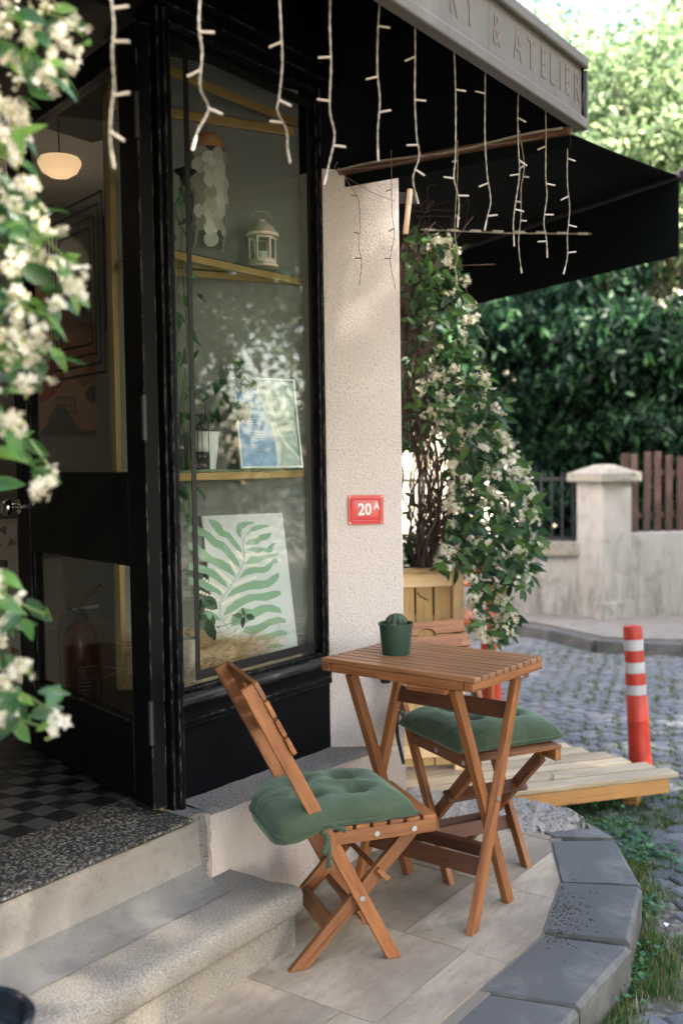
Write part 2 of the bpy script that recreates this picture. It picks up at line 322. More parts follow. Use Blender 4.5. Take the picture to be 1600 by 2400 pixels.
def mat_glass(name, boost=1.0, tint=(0.93, 0.96, 0.95), rough=0.0):
    m = bpy.data.materials.new(name); m.use_nodes = True; nt = m.node_tree; nt.nodes.clear()
    tr = nt.nodes.new('ShaderNodeBsdfTransparent'); tr.inputs[0].default_value = (*tint, 1)
    gl = nt.nodes.new('ShaderNodeBsdfGlossy'); gl.inputs['Roughness'].default_value = rough
    lw = nt.nodes.new('ShaderNodeLayerWeight'); lw.inputs['Blend'].default_value = 0.5
    # Schlick reflectance of each face of the pane
    k = math_(nt, 'MINIMUM', math_(nt, 'MULTIPLY', math_(nt, 'ADD', math_(nt, 'MULTIPLY', math_(nt, 'POWER', lw.outputs['Facing'], 5.0), 0.955), 0.045), boost), 1.0)
    mx = nt.nodes.new('ShaderNodeMixShader'); nt.links.new(k, mx.inputs[0])
    nt.links.new(tr.outputs[0], mx.inputs[1]); nt.links.new(gl.outputs[0], mx.inputs[2])
    out = nt.nodes.new('ShaderNodeOutputMaterial'); nt.links.new(mx.outputs[0], out.inputs[0]); return m
GLASS = mat_glass('window_glass', 1.0)
GEDGE = mat_glass('green_shelf_glass', 1.4, (0.62, 0.80, 0.74))

# ------------------------------------------------------------------ object helpers
COL = S.collection
WM = {}
def tag(o, label=None, cat=None, group=None, kind=None):
    if label: o['label'] = label
    if cat: o['category'] = cat
    if group: o['group'] = group
    if kind: o['kind'] = kind
    return o
def empty(name, loc=(0, 0, 0), label=None, cat=None, group=None, kind=None):
    o = bpy.data.objects.new(name, None); COL.objects.link(o); o.empty_display_size = 0.05
    o.location = loc; WM[o] = Matrix.Translation(Vector(loc)); return tag(o, label, cat, group, kind)
def link(name, me, parent=None, Mw=None):
    o = bpy.data.objects.new(name, me); COL.objects.link(o)
    Mw = Mw or Matrix.Identity(4); WM[o] = Mw
    if parent is not None: o.parent = parent; o.matrix_basis = WM[parent].inverted() @ Mw
    else: o.matrix_basis = Mw
    return o
def smooth(me, ang=None):
    me.polygons.foreach_set('use_smooth', [True] * len(me.polygons))
    if ang is not None: me.set_sharp_from_angle(angle=math.radians(ang))
def mesh(name, verts, faces, mat=None, sm=None):
    me = bpy.data.meshes.new(name); me.from_pydata([tuple(v) for v in verts], [], faces); me.update()
    if mat: me.materials.append(mat)
    if sm is not None: smooth(me, sm)
    return me
def bm_obj(name, bm, mat, parent=None, Mw=None, sm=None, bevel=0):
    bmesh.ops.recalc_face_normals(bm, faces=bm.faces)
    me = bpy.data.meshes.new(name); bm.to_mesh(me); bm.free()
    if mat: me.materials.append(mat)
    if sm is not None: smooth(me, sm)
    o = link(name, me, parent, Mw)
    if bevel: bev(o, bevel)
    return o
def bev(o, w, seg=2):
    m = o.modifiers.new('bevel', 'BEVEL'); m.width = w; m.segments = seg; m.limit_method = 'ANGLE'; m.angle_limit = math.radians(40); return o
CUBE_F = [(0, 1, 3, 2), (4, 6, 7, 5), (0, 4, 5, 1), (2, 3, 7, 6), (0, 2, 6, 4), (1, 5, 7, 3)]
def boxv(sx, sy, sz): return [(x * sx / 2, y * sy / 2, z * sz / 2) for x in (-1, 1) for y in (-1, 1) for z in (-1, 1)]
def box(name, lo, hi, mat, parent=None, bevel=0.0):
    lo, hi = Vector(lo), Vector(hi); c = (lo + hi) / 2; s = hi - lo
    o = link(name, mesh(name, boxv(*s), CUBE_F, mat), parent, Matrix.Translation(c))
    if bevel: bev(o, bevel)
    return o
def frame(p0, p1, upv=(0, 0, 1)):
    p0, p1 = Vector(p0), Vector(p1); x = (p1 - p0).normalized(); u = Vector(upv)
    z = (u - x * u.dot(x)).normalized(); y = z.cross(x)
    M = Matrix((x, y, z)).transposed().to_4x4(); M.translation = (p0 + p1) / 2; return M
def beam(name, p0, p1, w, h, mat, parent=None, upv=(0, 0, 1), bevel=0.002, cut0=None, cut1=None):
    """bar from p0 to p1; w across, h along upv; cut0/cut1 = world z at which an end is sawn level"""
    p0, p1 = Vector(p0), Vector(p1); M = frame(p0, p1, upv); L = (p1 - p0).length
    vs = [list(v) for v in boxv(L, w, h)]
    for c, e in ((cut0, 0), (cut1, 1)):
        if c is None: continue
        for i in range(4) if e == 0 else range(4, 8):
            wv = M @ Vector(vs[i]); ax = M.to_3x3() @ Vector((1, 0, 0)); vs[i][0] += (c - wv.z) / ax.z
    o = link(name, mesh(name, vs, CUBE_F, mat), parent, M)
    if bevel: bev(o, bevel)
    return o
def prism(name, poly, z0, z1, mat, parent=None, bevel=0.0, tops=None):
    bm = bmesh.new(); n = len(poly); c = Vector((sum(p[0] for p in poly) / n, sum(p[1] for p in poly) / n, 0))
    a = [bm.verts.new((p[0] - c.x, p[1] - c.y, z0)) for p in poly]
    b = [bm.verts.new((p[0] - c.x, p[1] - c.y, tops[i] if tops else z1)) for i, p in enumerate(poly)]
    bm.faces.new(a[::-1]); bm.faces.new(b)
    for i in range(n): bm.faces.new((a[i], a[(i + 1) % n], b[(i + 1) % n], b[i]))
    return bm_obj(name, bm, mat, parent, Matrix.Translation(c), bevel=bevel)
def tube_bm(bm, pts, rad, seg=6, twist=0.0):
    pts = [Vector(p) for p in pts]; n = len(pts); rings = []
    if not hasattr(rad, '__len__'): rad = [rad] * n
    t0 = (pts[1] - pts[0]).normalized(); ref = Vector((0, 0, 1)) if abs(t0.z) < 0.9 else Vector((1, 0, 0))
    nrm = (ref - t0 * ref.dot(t0)).normalized()
    for i, p in enumerate(pts):
        t = (pts[min(i + 1, n - 1)] - pts[max(i - 1, 0)]).normalized()
        nrm = (nrm - t * nrm.dot(t)).normalized(); bi = t.cross(nrm)
        rings.append([bm.verts.new(p + (nrm * math.cos(2 * math.pi * k / seg + twist * i) + bi * math.sin(2 * math.pi * k / seg + twist * i)) * rad[i]) for k in range(seg)])
    for i in range(n - 1):
        for k in range(seg): bm.faces.new((rings[i][k], rings[i][(k + 1) % seg], rings[i + 1][(k + 1) % seg], rings[i + 1][k]))
    bm.faces.new(rings[0][::-1]); bm.faces.new(rings[-1])
def tube(name, pts, rad, mat, parent=None, seg=8, sm=50):
    c = sum((Vector(p) for p in pts), Vector()) / len(pts); bm = bmesh.new()
    tube_bm(bm, [Vector(p) - c for p in pts], rad, seg); return bm_obj(name, bm, mat, parent, Matrix.Translation(c), sm)
def cyl(name, p0, p1, r, mat, parent=None, seg=20, r1=None):
    return tube(name, [p0, p1], [r, r if r1 is None else r1], mat, parent, seg, 40)
def lathe(name, prof, loc, mat, parent=None, seg=32, sm=40, axis=None, xf=None):
    bm = bmesh.new(); rings = []
    for r, z in prof:
        if r < 1e-6: rings.append([bm.verts.new((0, 0, z))] * seg)
        else: rings.append([bm.verts.new((r * math.cos(2 * math.pi * k / seg), r * math.sin(2 * math.pi * k / seg), z)) for k in range(seg)])
    for a, b in zip(rings, rings[1:]):
        for k in range(seg):
            f = []
            for v in (a[k], a[(k + 1) % seg], b[(k + 1) % seg], b[k]):
                if v not in f: f.append(v)
            if len(f) > 2:
                try: bm.faces.new(f)
                except ValueError: pass
    Mw = xf or Matrix.Translation(Vector(loc))
    return bm_obj(name, bm, mat, parent, Mw, sm)
def curve_pts(pts, n=8):
    pts = [Vector(p) for p in pts]; out = []
    P = [pts[0] * 2 - pts[1]] + pts + [pts[-1] * 2 - pts[-2]]
    for i in range(1, len(P) - 2):
        for k in range(n):
            t = k / n; a, b, c, d = P[i - 1], P[i], P[i + 1], P[i + 2]
            out.append(0.5 * ((2 * b) + (c - a) * t + (2 * a - 5 * b + 4 * c - d) * t * t + (3 * b - a - 3 * c + d) * t ** 3))
    out.append(pts[-1]); return out
def batch(name, tv, tf, mats, mat, parent=None, sm=False):
    """many copies of one little mesh joined into one; mats = (N,3,4) numpy"""
    tv = np.asarray(tv, np.float32); mats = np.asarray(mats, np.float32); N, V = len(mats), len(tv)
    co_ = np.einsum('nij,vj->nvi', mats[:, :, :3], tv) + mats[:, None, :, 3]
    me = bpy.data.meshes.new(name); ks = [len(f) for f in tf]; fl = np.concatenate([np.array(f) for f in tf])
    idx = (fl[None, :] + (np.arange(N) * V)[:, None]).ravel().astype(np.int32)
    me.vertices.add(N * V); me.vertices.foreach_set('co', co_.ravel())
    me.loops.add(len(idx)); me.loops.foreach_set('vertex_index', idx)
    tot = np.tile(np.array(ks, np.int32), N); st = np.concatenate([[0], np.cumsum(tot)[:-1]]).astype(np.int32)
    me.polygons.add(len(tot)); me.polygons.foreach_set('loop_start', st); me.polygons.foreach_set('loop_total', tot)
    if sm: me.polygons.foreach_set('use_smooth', np.ones(len(tot), bool))
    me.update(calc_edges=True); me.materials.append(mat)
    return link(name, me, parent, Matrix.Identity(4))
def rand_rots(n, r=rng):
    q = r.normal(size=(n, 4)); q /= np.linalg.norm(q, axis=1)[:, None]; w, x, y, z = q.T
    return np.stack([np.stack([1 - 2 * (y * y + z * z), 2 * (x * y - z * w), 2 * (x * z + y * w)], 1),
                     np.stack([2 * (x * y + z * w), 1 - 2 * (x * x + z * z), 2 * (y * z - x * w)], 1),
                     np.stack([2 * (x * z - y * w), 2 * (y * z + x * w), 1 - 2 * (x * x + y * y)], 1)], 1)
def mats34(Rm, sc, pos):
    return np.concatenate([Rm * np.asarray(sc)[:, None, None], np.asarray(pos)[:, :, None]], 2)
def text(name, body, size, M, mat, parent, ext=0.0006, off=0.0, sx=1.0, space=1.0):
    cu = bpy.data.curves.new(name, 'FONT'); cu.body = body; cu.size = size; cu.extrude = ext; cu.space_character = space
    cu.align_x = 'CENTER'; cu.align_y = 'CENTER'; cu.materials.append(mat); cu.resolution_u = 4
    cu.offset = off
    o = bpy.data.objects.new(name, cu); COL.objects.link(o); bpy.context.view_layer.update()
    me = bpy.data.meshes.new_from_object(o, depsgraph=bpy.context.evaluated_depsgraph_get()); bpy.data.objects.remove(o); bpy.data.curves.remove(cu)
    if not me.materials: me.materials.append(mat)
    return link(name, me, parent, M @ Matrix.Diagonal((sx, 1, 1, 1)))
def face_frame(p, xdir, n):
    x = Vector(xdir).normalized(); n = Vector(n).normalized(); y = n.cross(x)
    M = Matrix((x, y, n)).transposed().to_4x4(); M.translation = Vector(p); return M
def share(o, loc_M, parent, name=None):
    c = o.copy(); COL.objects.link(c); WM[c] = loc_M; c.parent = parent
    c.matrix_basis = (WM[parent].inverted() if parent is not None else Matrix.Identity(4)) @ loc_M; return c

ZS = -0.12       # street level
ZT = 0.36        # shop floor level
PA, PB = Vector((0.041, 0.115, 0)), Vector((0.252, -0.053, 0))   # pillar face, left and right edges
PD = (PB - PA).normalized(); PN = Vector((PD.y, -PD.x, 0))
SD = Vector((0.727, 0.687, 0))                                    # side street wall runs this way

# ================================================================== GROUND, STREET
street = tag(link('street', mesh('street', [(-60, -60, ZS - .006), (90, -60, ZS - .006), (90, 90, ZS - .006), (-60, 90, ZS - .006)], [(0, 1, 2, 3)], SOIL)), kind='structure')
def clip(poly, a, b):
    """keep the part of poly left of a->b"""
    out = []; d = b - a
    def side(p): return d.x * (p.y - a.y) - d.y * (p.x - a.x)
    for i, p in enumerate(poly):
        q = poly[(i + 1) % len(poly)]; sp, sq = side(p), side(q)
        if sp >= 0: out.append(p)
        if (sp >= 0) != (sq >= 0): out.append(p.lerp(q, sp / (sp - sq)))
    return out
V2 = lambda v: Vector((v[0], v[1]))
# --- kerb stones: (inner far, outer far, outer near, inner near)
KP = [((1298, 1960), (1441, 1963), (1384, 1930), (1240, 1935)),
      ((1293, 1971), (1443, 1970), (1502, 2073), (1317, 2066)),
      ((1319, 2071), (1503, 2082), (1475, 2206), (1277, 2186)),
      ((1274, 2191), (1478, 2218), (1358, 2352), (1128, 2317))]
KS = [[V2(gz(p)) for p in q] for q in KP]
KS[0] = [KS[0][0], KS[0][1], V2(gz((1384, 1928))), V2(gz((1235, 1932)))]
def quad_ext(base, n):   # further stones off the photo's lower edge, carrying the curve on
    out = []; a, b = base
    for i in range(n):
        a2 = a + Vector((-0.40, 0.004 - 0.0 * i)); b2 = b + Vector((-0.42, 0.002)); out.append([a + Vector((-.008, 0)), b + Vector((-.008, 0)), b2, a2]); a, b = a2, b2
    return out
KS += quad_ext((KS[3][3], KS[3][2]), 4)
kerb = tag(empty('kerb'), kind='structure')
for i, q in enumerate(KS):
    bm = bmesh.new(); c = sum(q, Vector((0, 0))) / 4; dz = (0, 0.0, 0.004, -0.003, -0.010, 0, 0, 0, 0)[i]
    cw = 1 if (q[1] - q[0]).cross(q[2] - q[0]) < 0 else -1
    outer_in = [q[1].lerp(q[0], 0.05), q[2].lerp(q[3], 0.05)]
    top = [q[0], outer_in[0], outer_in[1], q[3]]
    vt = [bm.verts.new((p.x - c.x, p.y - c.y, dz)) for p in top]
    ch = [bm.verts.new((p.x - c.x, p.y - c.y, dz - .013)) for p in (q[1], q[2])]
    lo = [bm.verts.new((p.x - c.x, p.y - c.y, ZS - .05)) for p in (q[0], q[1], q[2], q[3])]
    bm.faces.new(vt); bm.faces.new((vt[1], ch[0], ch[1], vt[2])); bm.faces.new((ch[0], lo[1], lo[2], ch[1]))
    bm.faces.new((vt[0], lo[0], lo[1], ch[0], vt[1])); bm.faces.new((vt[3], vt[2], ch[1], lo[2], lo[3])); bm.faces.new((vt[0], vt[3], lo[3], lo[0]))
    bm.faces.new(lo[::-1])
    bmesh.ops.subdivide_edges(bm, edges=bm.edges[:], cuts=5, use_grid_fill=True)
    for v in bm.verts:
        k = 0.0014; v.co += Vector((random.uniform(-k, k), random.uniform(-k, k), random.uniform(-k, k) * .5))
    bm_obj('kerb_stone', bm, BASALT, kerb, Matrix.Translation((c.x, c.y, 0)), 14)
# --- terrace: joint bed and travertine slabs
inner = [V2(gz(p)) for p in ((1200, 1935), (1296, 1958), (1291, 1969), (1316, 2066), (1275, 2187), (1126, 2316))] + [V2(k[3]) + Vector((0, 0.006)) for k in KS[4:]]
inner = [p + Vector((-0.006, 0.006)) for p in inner]
terr = [Vector((-3.0, .06)), Vector((-.2, .06)), Vector((.3, .02)), Vector((.62, -.18))] + inner
terr = terr[::-1]
area = sum(a.cross(b) for a, b in zip(terr, terr[1:] + terr[:1]))
if area < 0: terr = terr[::-1]
ter = tag(prism('terrace_floor', [((p.x + .03, p.y - .03) if (p.y < -.2) else (p.x, p.y)) for p in terr], ZS - .02, -.007, GROUT), kind='structure')
pave = tag(empty('terrace_paving'), kind='structure')
def slab(poly, z0, z1, mat, parent, name, jit=0.0, gap=0.0):
    if len(poly) < 3: return None
    c = sum(poly, Vector((0, 0))) / len(poly); L = max((p - c).length for p in poly)
    if L < .03: return None
    bm = bmesh.new(); g = max(0.5, 1 - gap / L)
    a = [bm.verts.new(((p.x - c.x) * g, (p.y - c.y) * g, z0)) for p in poly]
    b = [bm.verts.new(((p.x - c.x) * g, (p.y - c.y) * g, z1 + random.uniform(-jit, jit))) for p in poly]
    bm.faces.new(a[::-1]); bm.faces.new(b)
    for i in range(len(poly)): bm.faces.new((a[i], a[(i + 1) % len(poly)], b[(i + 1) % len(poly)], b[i]))
    return bm_obj(name, bm, mat, parent, Matrix.Translation((c.x, c.y, 0)))
rows = [.06, -.16, -.37, -.60, -.9]     # slab courses run along the shop front
xs0 = -3.0
ax = Vector((1, 0)); 
x = -3.0; cols = []
while x < .75: cols.append(x); x += 0.44
for ci, x0 in enumerate(cols):
    yb = [.1, -.02 - .13 * (ci % 2), -.42 - .1 * ((ci * 7) % 3), -1.2]
    for y1, y0 in zip(yb, yb[1:]):
        poly = terr
        cell = [Vector((x0 + .0015, y0 + .001)), Vector((x0 + .4385, y0 + .001)), Vector((x0 + .4385, y1 - .001)), Vector((x0 + .0015, y1 - .001))]
        for a, b in zip(cell, cell[1:] + cell[:1]):
            poly = clip(poly, a, b)
            if not poly: break
        if len(poly) > 2: slab(poly, -.03, 0.0, TRAV, pave, 'floor_slab', .0015)
# --- rough cement heaped between kerb and deck
bm = bmesh.new(); top_e = [(952, 1850), (1030, 1857), (1100, 1861), (1180, 1866), (1250, 1880), (1310, 1893), (1368, 1913), (1383, 1926)]
bot_e = [(952, 1958), (1030, 1957), (1100, 1955), (1180, 1955), (1250, 1956), (1310, 1951), (1368, 1943), (1383, 1930)]
G = []; nr, ncol = 12, 60
for i in range(ncol):
    t = i / (ncol - 1) * (len(top_e) - 1); k = min(int(t), len(top_e) - 2); f = t - k
    tp = Vector(top_e[k]).lerp(Vector(top_e[k + 1]), f); bp = Vector(bot_e[k]).lerp(Vector(bot_e[k + 1]), f)
    A, B = gz((tp.x, tp.y), .035), gz((bp.x, bp.y + random.uniform(-3, 3)), 0.0)
    rowv = []
    for j in range(nr):
        s = j / (nr - 1); p = A.lerp(B, s); h = .055 * math.sin(math.pi * min(1, s * .62 + .38)) ** .8 * min(1, (ncol - 1 - i) / 14 + .12)
        rowv.append(bm.verts.new((p.x + random.uniform(-.004, .004), p.y + random.uniform(-.006, .006), -.012 + h + random.uniform(-.007, .007) if j < nr - 1 else -.014)))
    G.append(rowv)
for i in range(ncol - 1):
    for j in range(nr - 1): bm.faces.new((G[i][j], G[i + 1][j], G[i + 1][j + 1], G[i][j + 1]))
low = [bm.verts.new((g[0].co.x, g[0].co.y, ZS)) for g in G]
for i in range(ncol - 1): bm.faces.new((G[i][0], low[i], low[i + 1], G[i + 1][0]))
tag(bm_obj('cement_patch', bm, ROUGHC, None, None, 60), 'rough grey cement heaped beside the terrace kerb', 'cement patch', kind='structure')
# --- cobbles
kout = [Vector((.9, -.35))] + [q[1] for q in KS] + [KS[-1][2]]
ang = math.radians(-38); ca, sa = math.cos(ang), math.sin(ang); cob = []
for i in range(-36, 56):
    for j in range(-32, 42):
        u = i * .106 + (.053 if j % 2 else 0) + random.uniform(-.017, .017); v = j * .082 + random.uniform(-.011, .011) + .05 * math.sin(i * .35)
        x, y = 1.8 + u * ca - v * sa, -.2 + u * sa + v * ca
        X, Y, Zc = px((x, y, ZS))
        if Zc < 1.2 or not (-60 < X < 1680) or not (1440 < Y < 2460): continue
        if x > 5.35 or (x < .75 and y > -.9 - 0.0): 
            # inside the terrace / kerb
            if x < .75 and y > -1.02 - max(0, -x) * .05 and (Vector((x, y)) - Vector((-.1, -.1))).length < 1.0: continue
            if x > 5.35: continue
            if x < -.3 and y > -1.06: continue
        if (Vector((x, y)) - Vector((-.05, -.05))).length < .93: continue
        ke_ = (Vector((x, y)) - Vector((-.05, -.05))).length
        if ke_ < 1.5 and math.sin(x * 5 + 2) + math.sin(y * 6 + x * 2) > (.2 if ke_ < 1.12 else .9): continue
        cob.append((Zc, x, y))
cob.sort()
cb_mesh = []
for k in range(6):
    bm = bmesh.new(); bmesh.ops.create_cube(bm, size=1.0)
    bmesh.ops.bevel(bm, geom=bm.edges[:], offset=.09, segments=1, affect='EDGES')
    for v in bm.verts: v.co = Vector((v.co.x * .101 * random.uniform(.94, 1.03), v.co.y * .077 * random.uniform(.94, 1.03), v.co.z * .07 + random.uniform(-.0015, .0015)))
    me = bpy.data.meshes.new('cobblestone'); bm.to_mesh(me); bm.free(); me.materials.append(COBBLE); smooth(me, 20); cb_mesh.append(me)
rest = []
for n, (Zc, x, y) in enumerate(cob):
    Mx = Matrix.Translation((x, y, ZS - .032 + random.uniform(-.003, .004))) @ Matrix.Rotation(ang + random.uniform(-.22, .22), 4, 'Z') @ Matrix.Rotation(random.uniform(-.04, .04), 4, 'X') @ Matrix.Diagonal((random.uniform(.82, 1.04), random.uniform(.86, 1.05), 1, 1))
    if n < 300: link('cobblestone', cb_mesh[n % 6], street, Mx)
    else: rest.append(np.array(Mx)[:3])
if rest:
    me = cb_mesh[0]; tv = [v.co[:] for v in me.vertices]; tf = [tuple(p.vertices) for p in me.polygons]
    tag(batch('cobblestones', tv, tf, rest, COBBLE, street), kind='stuff')
# --- far pavement and its kerb
fk = [gz(p, ZS) for p in ((1120, 1476), (1190, 1481), (1300, 1502), (1400, 1527), (1480, 1533), (1600, 1536), (1750, 1538))]
fk = [Vector((f.x, f.y)) for f in fk]; fk = [fk[0] + Vector((1.2, 2.6)), fk[0] + Vector((.45, 1.1))] + fk + [fk[-1] + Vector((1.5, -1.2)), fk[-1] + Vector((6, -3.2))]
prism_p = [(p.x + .12, p.y + .02) for p in fk] + [(30, -4), (30, 12), (8, 12)]
tag(prism('far_pavement', prism_p, ZS - .05, -.022, FARPAVE), kind='structure')
fkerb = tag(empty('far_kerb'), kind='structure')
for a, b in zip(fk, fk[1:]):
    n = max(1, int((b - a).length / .55))
    for k in range(n):
        p, q = a.lerp(b, k / n), a.lerp(b, (k + 1) / n); d = (q - p).normalized(); q -= d * .006
        beam('far_kerb_stone', (p.x, p.y, -.085), (q.x, q.y, -.085), .12, .115, BASALT, fkerb, bevel=.008)

# ================================================================== SHOP BUILDING
shop = empty('shop_building', (0, .2, 0), 'corner shop with black painted front, cream rendered pillar and grey plinth', 'building')
prism('pillar', [(PA.x, PA.y), (PB.x, PB.y), (PB.x + SD.x * .25, PB.y + SD.y * .25), (.2, .36), (.06, .30)], -.05, 2.30, STUCCO, shop, .004)
# plinth with its broken left end, and the ledge on top
bm = bmesh.new(); nx = 26
pro = []
for i in range(nx + 1):
    t = i / nx; x = -.69 + t * .93; yo = 0.0 - max(0, x + .02) ** 2 * .9
    zt = .358 - .02 * t
    pro.append([(x, yo - .012, -.05), (x, yo - .008, .02), (x, yo, .12), (x, yo, zt - .05), (x, yo + .004, zt - .012), (x, yo + .018, zt), (x, .05, zt + .004), (x, .13, zt + .012)])
VV = [[bm.verts.new((p[0], p[1] + random.uniform(-.0015, .0015), p[2] + random.uniform(-.0015, .0015))) for p in r] for r in pro]
for i in range(nx):
    for j in range(7): bm.faces.new((VV[i][j], VV[i + 1][j], VV[i + 1][j + 1], VV[i][j + 1]))
me = None
o = bm_obj('plinth', bm, PLINTH, shop, None, 35); o.data.materials.append(LEDGE)
for p in o.data.polygons:
    if p.center.z > .335 and p.normal.z > .5: p.material_index = 1
bm = bmesh.new(); NY, NZ = 10, 14; E = []
for i in range(NY + 1):
    r = []
    for j in range(NZ + 1):
        y, z = i / NY * .14 - .008, -.05 + j / NZ * .405
        r.append(bm.verts.new((-.69 - .004 - .055 * (i / NY) + random.uniform(-.006, .006) * (0 < j < NZ), y, z)))
    E.append(r)
for i in range(NY):
    for j in range(NZ): bm.faces.new((E[i][j], E[i + 1][j], E[i + 1][j + 1], E[i][j + 1]))
bm_obj('plinth_end', bm, mat_stucco('broken_stone', (0.40, 0.32, 0.27), (0.5, 0.42, 0.36), (0.15, 0.11, 0.09), .4, .6), shop, None, 60)
prism('ledge_end', [(-.6895, .0), (-.6895, .13), (-.752, .13), (-.745, .03)], .2, .359, LEDGE, shop)
# frame members
YW = .10; GP = .150
GX0 = fy((420, 1000), YW + .012).x; MX1 = fy((414, 1000), YW - .012).x; GX1 = fy((738, 1000), GP).x; JX = fy((751, 1000), .118).x; GZ0 = fy((600, 1566), GP).z; GZ1 = fy((735, 224), GP).z
def strip(name, x0, x1, y0, y1, z0, z1, mat=BLACK, par=shop, bv=.004): return box(name, (x0, y0, z0), (x1, y1, z1), mat, par, bv)
strip('mullion', -.735, MX1, YW - .012, .158, .335, 2.56)
strip('mullion_bead', MX1 + .0005, GX0, YW + .012, .1498, .655, 2.545)
strip('brass_gap_strip', -.752, -.742, .125, .14, .345, 2.5, BRASS, shop, .001)
strip('mullion_rib', -.722, -.702, YW - .026, YW - .0125, .34, 2.555)
strip('window_jamb', JX, .055, .118, .158, .35, 2.56)
strip('jamb_bead', GX1, JX - .0005, .134, .1498, .655, 2.545)
strip('jamb_cover', .030, .0415, .1135, .1175, .35, 2.56)
strip('stall_panel', MX1 + .0005, .0405, YW + .012, .20, .352, .642)
strip('panel_moulding', MX1 + .001, .040, YW + .001, YW + .0115, .575, .597)
strip('panel_rail', MX1 + .001, .040, YW + .002, YW + .0115, .598, .640)
box('window_sill', (MX1 + .0008, YW - .016, .643), (.0395, .1498, GZ0 - .0155), WORN, shop, .006)
strip('sill_bead', GX0 + .0003, GX1 - .0003, YW + .024, .1498, GZ0 - .015, GZ0)
strip('lintel', -2.6, .10, YW - .03, .22, 2.565, 2.635)
strip('lintel_moulding', -2.6, .10, YW - .05, YW - .0305, 2.60, 2.632)
strip('lintel_bead', GX0 + .0003, GX1 - .0003, YW + .02, .1498, GZ1, 2.5645)
strip('sign_board', -2.6, .14, YW - .022, .22, 2.6355, 3.3)
strip('door_jamb', -1.95, -1.83, YW - .01, .21, ZT + .001, 2.5645)
# window pane + black line border
win = box('window_pane', (MX1 - .03, .150, GZ0 - .02), (GX1 + .012, .1535, GZ1 + .02), GLASS, shop)
bp = [(427, 99), (744, 1521)]
b0, b1 = fy((427, 99), .149), fy((744, 1521), .149); i0, i1 = fy((438, 127), .149), fy((736, 1504), .149)
for lo, hi in (((b0.x, b0.z), (b1.x, i0.z)), ((b0.x, i1.z), (b1.x, b1.z)), ((b0.x, i1.z), (i0.x, i0.z)), ((i1.x, i1.z), (b1.x, i0.z))):
    zl, zh = min(lo[1], hi[1]), max(lo[1], hi[1])
    if lo[0] != b0.x or hi[0] != b1.x: zl += .0005; zh -= .0005
    box('pane_border', (lo[0], .1465, zl), (hi[0], .1492, zh), DECAL, win)
# upper storeys, side wall, roof
plan = [(-6, .16), (.06, .16), (PB.x - .01, PB.y + .012), (PB.x + SD.x * 5.2, PB.y + SD.y * 5.2), (1.4, 8), (-6, 8)]
prism('upper_storeys', plan, 3.3005, 6.6, STUCCO, shop)
w0 = PB + SD * .26; w1 = PB + SD * 5.2; nn = Vector((-SD.y, SD.x, 0))
prism('side_wall', [(w0.x, w0.y), (w1.x, w1.y), (w1.x + nn.x * .2, w1.y + nn.y * .2), (w0.x + nn.x * .2, w0.y + nn.y * .2)], -.15, 3.30, STUCCO, shop)
prism('pillar_head', [(PA.x, PA.y + .002), (PB.x, PB.y + .001), (PB.x + SD.x * .255, PB.y + SD.y * .255), (.2, .36), (.10, .30)], 2.3005, 3.30, AWNF, shop)
box('front_wall', (-6, .1, -.1), (-1.951, .25, 3.299), STUCCO, shop)
# interior shell
prism('interior_back_wall', [(-4.1, 3.0), (2.92, 3.0), (3.02, 3.1), (-4.1, 3.1)], .3, 3.29, WALLW, shop)
box('interior_left_wall', (-4.2, .26, .3), (-4.1, 2.99, 3.29), WALLW, shop)
prism('interior_ceiling', [(-4.1, 1.3), (1.1, 1.3), (2.88, 2.99), (-4.1, 2.99)], 2.86, 2.9, CEILW, shop)
box('entrance_soffit', (-4.1, .225, 2.62), (.1, 1.299, 2.66), CEILD, shop)
iw = [Vector((.16, .40, 0)), Vector((.16 + SD.x * 3.7, .40 + SD.y * 3.7, 0))]
prism('interior_side_wall', [(iw[0].x, iw[0].y), (iw[1].x, iw[1].y), (iw[1].x - .04, iw[1].y + .05), (iw[0].x - .04, iw[0].y + .05)], .3, 3.29, WALLG, shop)

# floor: terrazzo threshold and chequered tiles
floor = tag(prism('shop_floor', [(-4.1, .02), (-.70, .02), (-.70, .21), (.10, .21), (.22, .34), (3.0, 2.99), (-4.1, 2.99)], -.1, ZT - .004, GROUT), kind='structure')
tsize = .072; nt_ = 0
for i in range(-30, 26):
    for j in range(0, 26):
        x0, y0 = -.9 + i * tsize, .292 + j * tsize
        X, Y, Zc = px((x0 + tsize / 2, y0 + tsize / 2, ZT))
        if not (-60 < X < 400 and Y > 1600): continue
        o = box('floor_tile', (x0 + .001, y0 + .001, ZT - .02), (x0 + tsize - .001, y0 + tsize - .001, ZT), TILEB if (i + j) % 2 else TILEW, floor); nt_ += 1
thr = tag(box('doorway_threshold', (-2.4, -.003, .348), (-.752, .2915, ZT), TERRAZZO, None, .006), 'dark speckled terrazzo threshold slab above the granite step', 'threshold')
